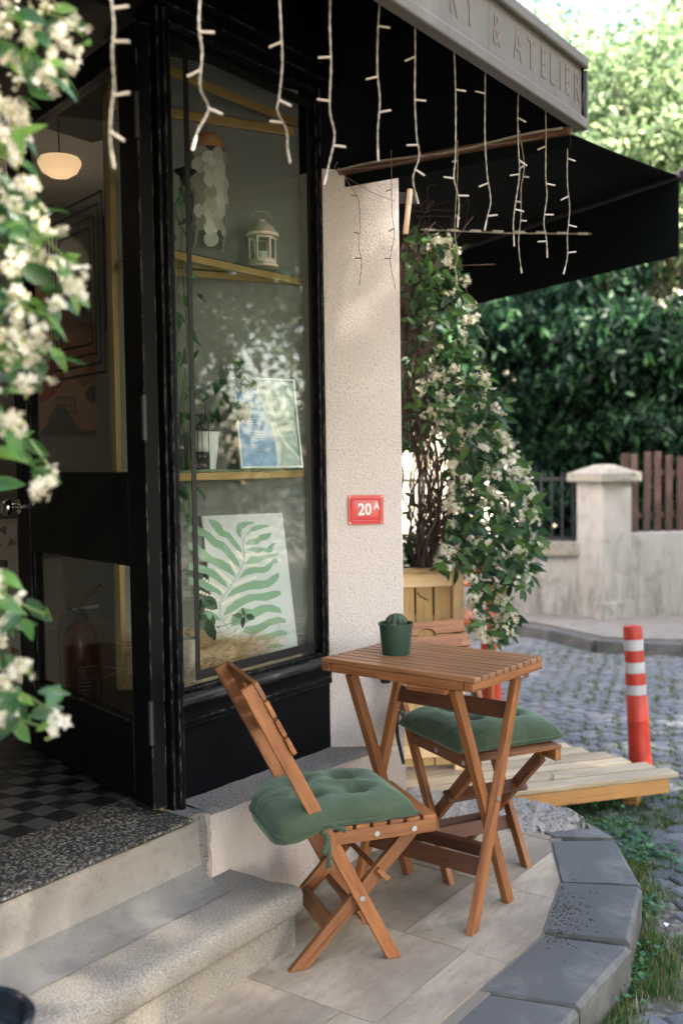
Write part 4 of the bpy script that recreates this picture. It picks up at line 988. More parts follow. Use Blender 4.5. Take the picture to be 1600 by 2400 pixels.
# ================================================================== INSIDE THE SHOP
# posters on the back wall
def wpt(p, d=0.0): q = fy(p, 2.999 - d); return q
poster = empty('abstract_poster', fy((150, 860), 2.99), 'large peach and red abstract poster hanging on the shop wall behind the door', 'poster')
def wflat(name, pts, d, mat, par):
    bm = bmesh.new(); bm.faces.new([bm.verts.new(wpt(p, d)) for p in pts]); return bm_obj(name, bm, mat, par)
c5 = lambda x, y: (x * 440 / 1568, 640 + y * 440 / 1568)
pa, pb = wpt((40, 660)), wpt((226, 1022))
sheetp = box('sheet', (pa.x, 2.985, pb.z), (pb.x, 2.999, pa.z), PEACH, poster)
wflat('red_shape', [c5(*p) for p in ((270, 480), (400, 500), (470, 600), (520, 700), (545, 850), (520, 930), (440, 1030), (350, 1085), (275, 1080))], .016, PRED, sheetp)
wflat('hill_shape', [c5(*p) for p in ((180, 1355), (285, 1280), (350, 1310), (390, 1270), (420, 1180), (460, 1120), (540, 1110), (590, 1190), (640, 1270), (700, 1320), (800, 1310), (803, 1360))], .016, PGRN, sheetp)
wflat('tan_shape', [c5(*p) for p in ((440, 120), (800, 60), (800, 900), (700, 960), (560, 800), (480, 560))], .0155, PTAN, sheetp)
wflat('dark_shape', [c5(*p) for p in ((800, 930), (740, 950), (705, 1010), (730, 1070), (800, 1090))], .0165, PGRN, sheetp)
for k in range(15):
    x, y = 460 + (k % 5) * 36 + (k // 5) * 6, 1040 + (k // 5) * 55; wflat('leaf_mark', [c5(x, y), c5(x + 28, y - 8), c5(x + 24, y + 34)], .0175, PDK, sheetp)
dk = empty('dark_picture', fy((184, 690), 2.9), 'small dark framed picture with a pale edge behind the door glass', 'picture')
d0, d1 = fy((160, 640), 2.9), fy((213, 752), 2.9); bxp = box('panel', (d0.x, 2.88, d1.z), (d1.x, 2.9, d0.z + .05), PDK, dk)
box('edge', (d1.x + .0005, 2.879, d1.z), (d1.x + .008, 2.9, d0.z + .05), CREAMM, dk)
# pendant lamp
lp = at((140, 383), 3.7)
lamp = empty('pendant_lamp', lp, 'round warm glowing bowl lamp hanging inside behind the door', 'lamp')
LM, ntl, bl_, tcl = new('lamp_bowl'); setb(ntl, bl_, (0.75, 0.55, 0.36), 0.5); bl_.inputs['Emission Color'].default_value = (1.0, .62, .33, 1); bl_.inputs['Emission Strength'].default_value = .10
lathe('lamp_shade', [(0, -.052), (.035, -.047), (.062, -.03), (.076, -.004), (.077, .006), (.07, .018), (.0, .03)], lp, LM, lamp, 32)
cyl('cord', lp + Vector((0, 0, .03)), Vector((lp.x, lp.y, 2.86)), .003, IRON, lamp, 6)
pl_ = bpy.data.lights.new('lamp_light', 'POINT'); pl_.energy = .15; pl_.color = (1, .74, .5); pl_.shadow_soft_size = .09
plo = bpy.data.objects.new('lamp_light', pl_); COL.objects.link(plo); plo.parent = lamp; plo.location = (0, 0, -.35)
# two more warm lamps along the ceiling of the shop
for i, p in enumerate(((-1.6, 2.2), (.6, 2.3))):
    q = Vector((p[0], p[1], 2.55)); l2 = empty('pendant_lamp', q, ('warm glowing bowl lamp hanging deep in the shop on the left', 'warm glowing bowl lamp hanging deep in the shop on the right')[i], 'lamp')
    lathe('lamp_shade', [(0, -.052), (.035, -.047), (.062, -.03), (.076, -.004), (.077, .006), (.07, .018), (.0, .03)], q, LM, l2, 24)
    cyl('cord', q + Vector((0, 0, .03)), Vector((q.x, q.y, 2.86)), .003, IRON, l2, 6)
    a = bpy.data.lights.new('lamp_light', 'POINT'); a.energy = .2; a.color = (1, .78, .56); a.shadow_soft_size = .09
    ao = bpy.data.objects.new('lamp_light', a); COL.objects.link(ao); ao.parent = l2; ao.location = (0, 0, -.12)
# mosaic counter at the far left
kc = at((-20, 1300), 4.0); kd = Vector((.70, -.71, 0)); kn = Vector((-.71, -.70, 0))
cnt = empty('mosaic_counter', Vector((kc.x, kc.y, ZT)), 'counter faced with brown stone mosaic standing in the shop', 'counter')
ktop = at((20, 1228), 4.0).z
def kp3(u, z, d=0.0): return Vector((kc.x, kc.y, 0)) + kd * u + kn * d + Vector((0, 0, z))
vs = [kp3(u, z, d) for u in (-.6, .10) for z in (ZT, ktop) for d in (0, -.4)]
bm = bmesh.new(); b = [bm.verts.new(v) for v in vs]
for f in CUBE_F: bm.faces.new([b[i] for i in f])
bm_obj('body', bm, MORTAR, cnt)
vs = [kp3(u, z, d) for u in (-.62, .06) for z in (ktop - .165, ktop - .14) for d in (.05, -.1)]
bm = bmesh.new(); b = [bm.verts.new(v) for v in vs]
for f in CUBE_F: bm.faces.new([b[i] for i in f])
bm_obj('rail', bm, IRON, cnt)
for i in range(12):
    for j in range(14):
        u, z = -.30 + i * .05 + (.025 if j % 2 else 0) + random.uniform(-.006, .006), ktop - .03 - j * .042 + random.uniform(-.005, .005)
        if -.20 < z - ktop < -.115 or z < ZT + .02 or u > .085: continue
        th0 = random.random() * 6.28; pts = [(u + .023 * math.cos(th0 + k * 2.09 + random.uniform(-.25, .25)), z + .021 * math.sin(th0 + k * 2.09 + random.uniform(-.25, .25))) for k in range(3)]
        bm = bmesh.new(); a = [bm.verts.new(kp3(x, y, .001)) for x, y in pts]; b = [bm.verts.new(kp3(x, y, .007)) for x, y in pts]
        bm.faces.new(b); bm.faces.new(a[::-1])
        for k in range(3): bm.faces.new((a[k], a[(k + 1) % 3], b[(k + 1) % 3], b[k]))
        bm_obj('mosaic_stone', bm, STONEB if random.random() < .4 else STONED, cnt)
# fire extinguisher on the floor behind the door
eb = gz((196, 1668), ZT); eb.z = ZT
ext = empty('fire_extinguisher', eb, 'red fire extinguisher standing on the shop floor behind the door', 'fire extinguisher')
er = .072
lathe('cylinder', [(0, 0), (er * .95, 0), (er, .012), (er, .27), (er * .92, .31), (er * .6, .345), (er * .3, .36), (0, .362)], eb, EXTR, ext, 36)
lathe('collar', [(.026, .36), (.03, .365), (.03, .385), (.018, .39), (.018, .41), (0, .41)], eb, IRON, ext, 20)
ed = (R_ * 1).normalized(); ed.z = 0
beam('lever', eb + Vector((0, 0, .412)) - ed * .03, eb + Vector((0, 0, .50)) + ed * .085, .022, .016, EXTR, ext, bevel=.004)
beam('grip', eb + Vector((0, 0, .405)) - ed * .03, eb + Vector((0, 0, .415)) + ed * .07, .02, .01, STEEL, ext, bevel=.003)
tube('hose', curve_pts([eb + Vector((0, 0, .39)) - ed * .02, eb + Vector((0, 0, .40)) - ed * .06, eb - ed * .088 + Vector((0, 0, .30)), eb - ed * .084 + Vector((0, 0, .1))], 8), .008, IRON, ext, 8)
fd = -F_.copy(); fd.z = 0; fd.normalize()
def cylpt(a, z, r=er + .0008): d = fd * math.cos(a) + ed * math.sin(a); return eb + d * r + Vector((0, 0, z))
bm = bmesh.new()
def arcstrip(a0, a1, z0, z1):
    for k in range(6):
        u, v = a0 + (a1 - a0) * k / 6, a0 + (a1 - a0) * (k + 1) / 6
        bm.faces.new([bm.verts.new(cylpt(*q)) for q in ((u, z0), (v, z0), (v, z1), (u, z1))])
arcstrip(.05, 1.2, .188, .190); arcstrip(.05, 1.2, .140, .1415); arcstrip(.05, .065, .02, .188)
arcstrip(.12, .40, .150, .152); arcstrip(.12, .40, .178, .180); arcstrip(.12, .15, .152, .178); arcstrip(.37, .40, .152, .178); arcstrip(.19, .33, .164, .166); arcstrip(.245, .275, .156, .174)
for k in range(7): arcstrip(.12, .12 + random.uniform(.4, .8), .128 - k * .015, .131 - k * .015)
bm_obj('printed_label', bm, WHITEL, ext)

# ================================================================== AWNING OVER THE SHOP FRONT
AY = -.745; ZB, ZTp = 2.297, 2.487; XR = .18
awn = empty('shop_awning', (-.5, -.3, 2.3), 'black awning box with grey lettered fascia above the shop front', 'awning')
box('fascia', (-2.6, AY, ZB), (XR, AY + .03, ZTp - .022), FASCIA, awn, .003)
box('fascia_cap', (-2.6, AY - .014, ZTp - .0215), (XR + .004, AY + .04, ZTp + .012), FASCIA, awn, .006)
box('fascia_foot', (-2.6, AY - .010, ZB - .004), (XR + .004, AY - .0005, ZB + .026), FASCIA, awn, .004)
box('fascia_end', (XR + .0005, AY - .008, ZB - .004), (XR + .012, AY + .04, ZTp - .022), FASCIA, awn, .003)
box('fascia_trim', (XR - .022, AY - .006, ZB + .0265), (XR - .016, AY - .0005, ZTp - .0222), BLACK, awn)
def sheet3(name, pts, th, mat, par):
    pts = [Vector(p) for p in pts]; n = (pts[1] - pts[0]).cross(pts[2] - pts[0]).normalized() * th
    bm = bmesh.new(); a = [bm.verts.new(p) for p in pts]; b = [bm.verts.new(p + n) for p in pts]; k = len(pts)
    bm.faces.new(a); bm.faces.new(b[::-1])
    for i in range(k): bm.faces.new((a[i], b[i], b[(i + 1) % k], a[(i + 1) % k]))
    return bm_obj(name, bm, mat, par)
sheet3('canopy', [(-2.6, AY + .045, ZTp + .005), (XR, AY + .045, ZTp + .005), (XR, .07, 3.0), (-2.6, .07, 3.0)], .006, AWNF, awn)
sheet3('cheek', [(XR - .005, AY + .032, ZB + .01), (XR - .005, AY + .032, ZTp), (XR - .005, .06, 2.99), (XR - .005, .06, 2.31), ], -.005, AWNF, awn)
b0_, b1_ = Vector((.10, .09, 2.292)), Vector((.150, AY + .032, 2.288))
beam('bottom_bar', b0_, b1_, .03, .022, RUSTBAR, awn, bevel=.003)
beam('valance_strip', b0_ + Vector((.004, 0, -.03)), b1_ + Vector((.004, 0, -.03)), .006, .036, AWNF, awn, bevel=0)
lx = fy((1165, 95), AY); rx = fy((1345, 222), AY)
tm = Matrix(((1, 0, 0, 0), (0, 0, -1, 0), (0, 1, 0, 0), (0, 0, 0, 1)))
word = 'ERY & ATELIER'
xa = fy((1005, 0), AY).x; xb = XR - .032; zc = (ZB + ZTp) / 2 + .003
# letters placed one by one: E R Y & A T E L I E R
pxs = [('E', 1000), ('R', 1062), ('Y', 1100), ('&', 1163), ('A', 1212), ('T', 1243), ('E', 1272), ('L', 1293), ('I', 1312), ('E', 1328), ('R', 1350)]
for ch, xx in pxs:
    yy = 100 + (xx - 1163) * .70; q = fy((xx, yy), AY)
    text('letter', ch, .118, Matrix.Translation((q.x, AY - .0012, zc)) @ tm, LETTER, awn, .0004, sx=.62)

# second awning on the side street
aw2 = empty('side_awning', (1.6, 0, 2.2), 'plain black fabric awning over the side street wall', 'awning')
V1 = at((1590, 412), 4.3); V0 = at((1590, 597), 4.3); V0.x, V0.y = V1.x, V1.y
vd = (F_ * math.cos(math.radians(28)) - R_ * math.sin(math.radians(28))); vd.z = 0; vd.normalize()
wd = Vector((-vd.y, vd.x, 0)); wd = wd if wd.dot(R_) < 0 else -wd
near_in = V1 + wd * 1.55; 
# height of the inner end so that the sloping edge meets the corner of the first awning in view
best = min((abs((px(V1 + wd * 1.55 + Vector((0, 0, h)))[1] - 412) / (px(V1 + wd * 1.55 + Vector((0, 0, h)))[0] - 1590) - (112 / 223)), h) for h in np.linspace(-.2, 1.2, 141))[1]
near_in = V1 + wd * 1.55 + Vector((0, 0, best)); LA = 3.4
bm = bmesh.new(); GRD = []
for i in range(13):
    t = i / 12; rowv = []
    for j in range(9):
        s = j / 8; p = V1.lerp(near_in, s) + vd * (LA * t); p.z -= .05 * math.sin(math.pi * s) * (1 if i == 0 else .6); rowv.append(bm.verts.new(p))
    GRD.append(rowv)
for i in range(12):
    for j in range(8): bm.faces.new((GRD[i][j], GRD[i + 1][j], GRD[i + 1][j + 1], GRD[i][j + 1]))
o = bm_obj('canopy', bm, AWNF, aw2, None, 60); sm1 = o.modifiers.new('solid', 'SOLIDIFY'); sm1.thickness = .004
sheet3('valance', [V1, V1 + vd * LA, V0 + vd * LA + Vector((0, 0, -.0)), V0], .004, AWNF, aw2)
beam('front_bar', V1 - vd * .02 + Vector((0, 0, -.0)), V1 + vd * LA, .03, .035, IRON, aw2, bevel=.004)
beam('end_bracket', V1 - vd * .02 - wd * .07, V1 - vd * .02 + wd * .005, .04, .06, IRON, aw2, bevel=.004)
fin = V0 + vd * LA; fin2 = near_in + vd * LA
sheet3('far_cheek', [V1 + vd * (LA - .01), V0 + vd * (LA - .01), V0 + vd * (LA - .01) + wd * 1.5, near_in + vd * (LA - .01)], .004, AWNF, aw2)
sheet3('inner_drop', [near_in, near_in + vd * LA, Vector((near_in.x, near_in.y, V0.z)) + vd * LA, Vector((near_in.x, near_in.y, V0.z))], .004, AWNF, aw2)

# ================================================================== LIGHT STRINGS
FYL = AY + .045
def strand(par, pts, r, bulbs, mk, bl=.026, capr=1.3):
    """pts: world points top to bottom; bulbs: [(fraction, side)]"""
    cps = curve_pts(pts, 10); n = len(cps); bm = bmesh.new()
    for ph in (0, math.pi):
        tw = []
        for i, p in enumerate(cps):
            a = ph + i * .9; tw.append(p + (R_ * math.cos(a) + F_ * math.sin(a)) * r * .55)
        tube_bm(bm, tw, r * .62, 5)
    so_ = bm_obj('strand', bm, CABLE if mk else THINC, par, None, 60)
    for f, sd_ in bulbs:
        p = cps[min(n - 1, int(f * (n - 1)))]
        d = (R_ * sd_ + Vector((0, 0, random.uniform(-.75, .25)))).normalized() if sd_ else (cps[-1] - cps[-3]).normalized()
        if not sd_: p = p - d * bl
        cyl('bulb', p, p + d * bl, r * capr, BULB if mk else THINC, so_, 8)
FS = [ # pixel paths (1568-wide view) and bulb sides
 ([(255, -8), (262, 60), (258, 120), (262, 200), (255, 260), (254, 330), (263, 388)], [(.08, 1), (.28, 1), (.55, 1), (.78, 1), (1, 0)]),
 ([(460, -20), (457, 60), (464, 120), (460, 200), (479, 250), (455, 300), (442, 345)], [(.2, 1), (.42, -1), (.68, 1), (1, 0)]),
 ([(641, -20), (645, 60), (648, 150), (640, 230), (637, 255), (658, 300), (660, 340), (666, 375)], [(.2, -1), (.43, 1), (.67, -1), (1, 0)]),
 ([(759, -20), (757, 60), (760, 150), (757, 250), (768, 310), (757, 370), (744, 425)], [(.3, -1), (.47, -1), (.74, 1), (1, 0)]),
 ([(874, -20), (868, 60), (866, 160), (872, 230), (867, 300), (868, 370)], [(.2, 1), (.45, -1), (.68, 1), (1, 0)]),
 ([(953, 50), (953, 130), (952, 220), (956, 310), (962, 360), (948, 410), (960, 468)], [(.18, -1), (.36, 1), (.58, -1), (.78, 1), (1, 0)]),
 ([(1042, 110), (1045, 190), (1046, 270), (1045, 360), (1042, 410), (1053, 460), (1050, 522)], [(.2, 1), (.68, -1), (.8, 1), (1, 0)]),
 ([(1114, 155), (1113, 240), (1113, 320), (1118, 400), (1126, 460), (1118, 500), (1112, 530)], [(.13, -1), (.55, -1), (.82, 1), (1, 0)]),
 ([(1190, 205), (1188, 270), (1190, 345), (1192, 400), (1184, 460), (1178, 510), (1180, 566)], [(.18, 1), (.4, 1), (.5, -1), (.74, 1), (1, 0)]),
 ([(1252, 250), (1253, 320), (1252, 400), (1255, 450), (1248, 510), (1254, 550), (1256, 592)], [(.2, -1), (.4, 1), (.62, 1), (.85, -1), (1, 0)]),
 ([(1303, 285), (1302, 350), (1302, 420), (1307, 480), (1302, 540), (1302, 590), (1293, 630)], [(.2, 1), (.42, -1), (.6, 1), (.8, 1), (1, 0)])]
K = 1600 / 1568
ls = empty('icicle_lights', (0, FYL, ZB), 'icicle string of cream cables with small bulbs hanging from the fascia', 'string lights')
tube('main_cable', curve_pts([Vector((-1.9 + i * .2, FYL - .008 + .004 * ((i * 7) % 3 - 1), ZB + .035 + .004 * ((i * 5) % 3 - 1))) for i in range(11)], 5), .0035, CABLE, ls, 6)
for pts, bl in FS: strand(ls, [fy((x * K, y * K), FYL + .01) for x, y in pts], .0019, bl, True)
a_, b_ = fy((940 * K, 42 * K), FYL - .015), fy((1115 * K, 150 * K), FYL - .015)
for t in (.0, .36, .66, .92):
    p = a_.lerp(b_, t); d = (b_ - a_).normalized(); cyl('connector', p, p + d * .045, .0075, BULB, ls, 10)
bs = empty('bar_lights', b0_, 'thin string of small lights wound along the rusty awning bar', 'string lights')
tube('main_cable', curve_pts([b0_.lerp(b1_, t) + Vector((-.017, 0, .004 + .006 * math.sin(t * 9))) for t in np.linspace(-.02, .98, 14)], 5), .0035, CABLE, bs, 6)
tube('main_cable', curve_pts([b0_.lerp(b1_, t) + Vector((-.019, 0, -.004 + .006 * math.cos(t * 11))) for t in np.linspace(0, .9, 14)], 5), .0018, THINC, bs, 6)
def by(px_):  # point of the bar plane x = const under that pixel
    return px_
for pts, bl, mk in (([(776, 385), (800, 420), (823, 460), (826, 520), (824, 570), (830, 600), (825, 655)], [(.3, -1), (.55, -1), (.8, -1)], False),
                ([(898, 345), (899, 420), (900, 490), (905, 540), (896, 600), (908, 665)], [(.25, -1), (.55, -1), (.78, -1)], False),
                ([(1050, 322), (1050, 400), (1046, 470), (1044, 530), (1050, 590), (1045, 612), (1049, 645)], [(.1, -1), (.4, 1), (.85, -1), (1, 0)], True),
                ([(1192, 300), (1203, 380), (1196, 430), (1195, 500), (1190, 560), (1197, 628)], [(.2, -1), (.3, 1), (.62, 1), (.5, -1), (1, 0)], True)):
    top_ = (pts[0][0] * K, pts[0][1] * K)
    bx = min((abs(px(b0_.lerp(b1_, t))[0] - top_[0]), t) for t in np.linspace(0, 1, 200))[1]; anchor = b0_.lerp(b1_, bx) + Vector((-.02, 0, 0)); dep = px(anchor)[2]
    if not mk: dep = min(dep, 3.02)
    strand(bs, [at((x * K, y * K), dep) for x, y in pts], .0017 if mk else .0011, bl, mk, .018, 1.7)
tube('loop', curve_pts([at((x * K, y * K), 3.03) for x, y in ((775, 372), (768, 385), (775, 395), (800, 410), (850, 440), (905, 462))], 6), .0008, THINC, bs, 5)
# straight string under the side awning
s0, s1 = at((985, 538), 4.2), at((1385, 548), 4.5)
ss = empty('straight_lights', s0, 'straight string of long bulbs stretched under the side awning', 'string lights')
tube('cable', [s0, s0.lerp(s1, .5) + Vector((0, 0, -.006)), s1], .0022, CABLE, ss, 6)
for k in range(8):
    p = s0.lerp(s1, .02 + k * .128); cyl('bulb', p, p + (s1 - s0).normalized() * .05, .0048, BULB, ss, 8)

# ================================================================== HOUSE NUMBER
def pil(p, off=0.0): return onpl(p, PA + PN * off, PN)
sg0, sg1 = pil((814, 1161)), pil((897.5, 1228)); sc_ = (sg0 + sg1) / 2; sw = (Vector((sg1.x - sg0.x, sg1.y - sg0.y, 0))).length; sh = abs(sg1.z - sg0.z)
PNf = PN if PN.dot(CAM - PA) > 0 else -PN
num = empty('house_number_plate', sc_, 'red enamel house number plate reading 20A on the cream pillar', 'house number')
MF = face_frame(sc_ + PNf * .003, PD, PNf) @ Matrix.Rotation(math.radians(-.3), 4, 'Z')
def rrect(w, h, r, n=5):
    out = []
    for cx, cy, a0 in ((w / 2 - r, h / 2 - r, 0), (-w / 2 + r, h / 2 - r, 90), (-w / 2 + r, -h / 2 + r, 180), (w / 2 - r, -h / 2 + r, 270)):
        for k in range(n + 1): t = math.radians(a0 + 90 * k / n); out.append((cx + r * math.cos(t), cy + r * math.sin(t)))
    return out
bm = bmesh.new(); lay = [(rrect(sw, sh, .002), 0), (rrect(sw, sh, .002), .0015), (rrect(sw - .018, sh - .018, .012), .0018), (rrect(sw - .022, sh - .022, .011), .0045), (rrect(sw - .027, sh - .027, .0105), .0045), (rrect(sw - .031, sh - .031, .0095), .0028), (rrect(sw - .042, sh - .042, .0085), .0038)]
rings = [[bm.verts.new((x, y, z)) for x, y in L] for L, z in lay]; n = len(rings[0])
for a, b in zip(rings, rings[1:]):
    for k in range(n): bm.faces.new((a[k], a[(k + 1) % n], b[(k + 1) % n], b[k]))
bm.faces.new(rings[-1]); bm.faces.new(rings[0][::-1])
bm_obj('plate', bm, REDSIGN, num, MF, 35)
text('numeral', '20', sh * .56, MF @ Matrix.Translation((-sw * .035, 0, .0042)), WHITEP, num, .0005, off=.0011, sx=.86)
text('letter', 'A', sh * .34, MF @ Matrix.Translation((sw * .30, sh * .115, .0042)), WHITEP, num, .0005, off=.0006, sx=.85)
for sx_ in (-1, 1):
    for sy_ in (-1, 1): lathe('screw', [(0, .003), (.002, .0026), (.0024, .0014)], None, STEEL, num, 10, 40, xf=MF @ Matrix.Translation((sx_ * (sw / 2 - .006), sy_ * (sh / 2 - .006), 0)))

# ================================================================== TABLE
TC = Vector((-.131, -.388, 0)); TW, TD, TH = .392, .533, .74     # across (x), along slats (y), height
trot = Matrix.Rotation(math.radians(-3.2), 3, 'Z')
def tp(x, y, z): v = trot @ Vector((x, y, 0)); return TC + Vector((v.x, v.y, z))
tab = empty('folding_table', TC, 'folding slatted wooden cafe table with crossed legs and cactus on top', 'table')
ns = 10; sw_ = TW / ns
for k in range(ns):
    x = -TW / 2 + sw_ * (k + .5)
    beam('slat', tp(x, -TD / 2, TH - .007), tp(x, TD / 2, TH - .007), sw_ - .006, .014, TEAKTOP, tab, bevel=.0025)
for s in (-1, 1):
    beam('end_rail', tp(-TW / 2, s * (TD / 2 - .018), TH - .0265), tp(TW / 2, s * (TD / 2 - .018), TH - .0265), .03, .024, TEAK, tab, bevel=.003)
    beam('side_rail', tp(s * (TW / 2 - .012), -TD / 2 + .036, TH - .0272), tp(s * (TW / 2 - .012), TD / 2 - .036, TH - .0272), .018, .025, TEAK, tab, bevel=.002)
for s in (-1, 1):   # leg pairs at each end of the slats (s=-1 street end)
    yo, yi = s * .205, s * .181
    tag_ = tab
    # outer leg: foot at -x, head at +x ; inner leg: foot at +x, head at -x
    beam('leg', tp(-.118, yo, 0), tp(.150, yo, TH - .041), .022, .036, TEAK, tab, (0, 0, 1) if False else (1, 0, 0), .002, cut0=0.0)
    beam('leg', tp(.128, yi, 0), tp(-.158, yi, TH - .041), .022, .036, TEAK, tab, (1, 0, 0), .002, cut0=0.0)
    beam('head_block', tp(.11, yo + s * .0, TH - .054), tp(.195, yo, TH - .054), .03, .028, TEAK, tab, bevel=.004)
    for q in ((.150, TH - .055), (.009, .352)):
        cyl('bolt', tp(q[0], yo + s * .011, q[1]), tp(q[0], yo + s * .0155, q[1]), .008, STEEL, tab, 14)
def lx_o(z): return -.118 + (.268) * z / (TH - .041)
def lx_i(z): return .128 - (.286) * z / (TH - .041)
beam('stretcher', tp(lx_o(.165), -.19, .165), tp(lx_o(.165), .19, .165), .016, .05, TEAKD, tab, (.38, 0, 1), .002)
beam('stretcher', tp(lx_i(.165) + .005, -.168, .165), tp(lx_i(.165) + .005, .168, .165), .016, .045, TEAKD, tab, (-.38, 0, 1), .002)
beam('stretcher', tp(lx_o(.585), -.19, .585), tp(lx_o(.585), .19, .585), .016, .05, TEAKD, tab, (.38, 0, 1), .002)
beam('brace', tp(-.196, -.18, TH - .047), tp(-.196, -.05, TH - .047), .02, .014, TEAK, tab)
for y in (-.1, .06): lathe('catch', [(0, -.012), (.014, -.012), (.016, 0), (.01, .006), (0, .006)], tp(-.15, y, TH - .046), IRON, tab, 12)
# cactus
cb = gz((928, 1532), TH + .0005); cb.z = TH + .0005
cac = empty('cactus_pot', cb, 'small round cactus in a dark green plastic pot on the table', 'potted cactus')
lathe('pot', [(0, 0), (.041, 0), (.042, .003), (.0505, .088), (.053, .0885), (.0535, .095), (.050, .0955), (.049, .085), (0, .084)], cb, POTG, cac, 40)
lathe('soil', [(0, .0855), (.0485, .0845)], cb, DIRT, cac, 20)
def cactus(c, R, H, ribs, ph):
    bm = bmesh.new(); rings = []; nz = 12; ns_ = ribs * 4
    for i in range(nz + 1):
        a = i / nz * math.pi * .92; rr = R * math.sin(a + .06); z = H * (1 - math.cos(a)) / 2
        rings.append([bm.verts.new(c + Vector((rr * (1 - .16 * (1 - abs(((k % 4) - 2) / 2))) * math.cos(2 * math.pi * k / ns_ + ph), rr * (1 - .16 * (1 - abs(((k % 4) - 2) / 2))) * math.sin(2 * math.pi * k / ns_ + ph), H - z))) for k in range(ns_)])
    for a, b in zip(rings, rings[1:]):
        for k in range(ns_): bm.faces.new((a[k], a[(k + 1) % ns_], b[(k + 1) % ns_], b[k]))
    bm.faces.new(rings[0]); return bm, rings
bm, rg = cactus(cb + Vector((.004, 0, .072)), .034, .05, 11, 0); body = bm_obj('cactus_body', bm, CACT, cac, None, 50)
bm2, rg2 = cactus(cb + Vector((-.035, -.012, .076)), .013, .022, 8, .3); bm_obj('cactus_offset', bm2, CACT, cac, None, 50)
SPM = []
for k in range(11):
    for i in range(1, 10):
        th = 2 * math.pi * (k * 4 + 0) / 44; a = i / 12 * math.pi * .92; rr = .0342 * math.sin(a + .06); z = .05 * (1 + math.cos(a)) / 2
        p = cb + Vector((.004 + rr * math.cos(th), rr * math.sin(th), .072 + z))
        for q in range(5):
            d = Vector((math.cos(th) + random.uniform(-.7, .7), math.sin(th) + random.uniform(-.7, .7), random.uniform(-.3, .9))).normalized(); SPM.append(np.array(orient(p, d, (0, 0, 1), 0, .0065))[:3])
tag(batch('spines', [(0, -.05, 0), (0, .05, 0), (1, 0, 0)], [(0, 1, 2)], SPM, simple('cactus_spines', (.55, .47, .33), .6), cac), kind='stuff')
MP = face_frame(cb + (-F_).normalized() * .0405 * Vector((1, 1, 0)).length / 1.414 + Vector((0, 0, .03)), R_, -F_)
fdp = -Vector((F_.x, F_.y, 0)).normalized(); rdp = Vector((R_.x, R_.y, 0)).normalized()
def potpt(u, z): r = .042 + .0085 * (z / .088) + .0003; a = u / r; return cb + (fdp * math.cos(a) + rdp * math.sin(a)) * r + Vector((0, 0, z))
bm = bmesh.new()
tube_bm(bm, [potpt(.006 + .005 * math.cos(t), .028 + .010 * math.sin(t)) for t in np.linspace(0, 5.6, 14)], .0007, 5)
tube_bm(bm, curve_pts([potpt(u, z) for u, z in ((.017, .016), (.0185, .0165))], 2), .0009, 5)
tube_bm(bm, curve_pts([potpt(u, z) for u, z in ((.022, .036), (.028, .040), (.031, .034), (.026, .028), (.031, .024), (.024, .017), (.033, .017))], 4), .0007, 5)
bm_obj('embossed_mark', bm, POTG, cac)

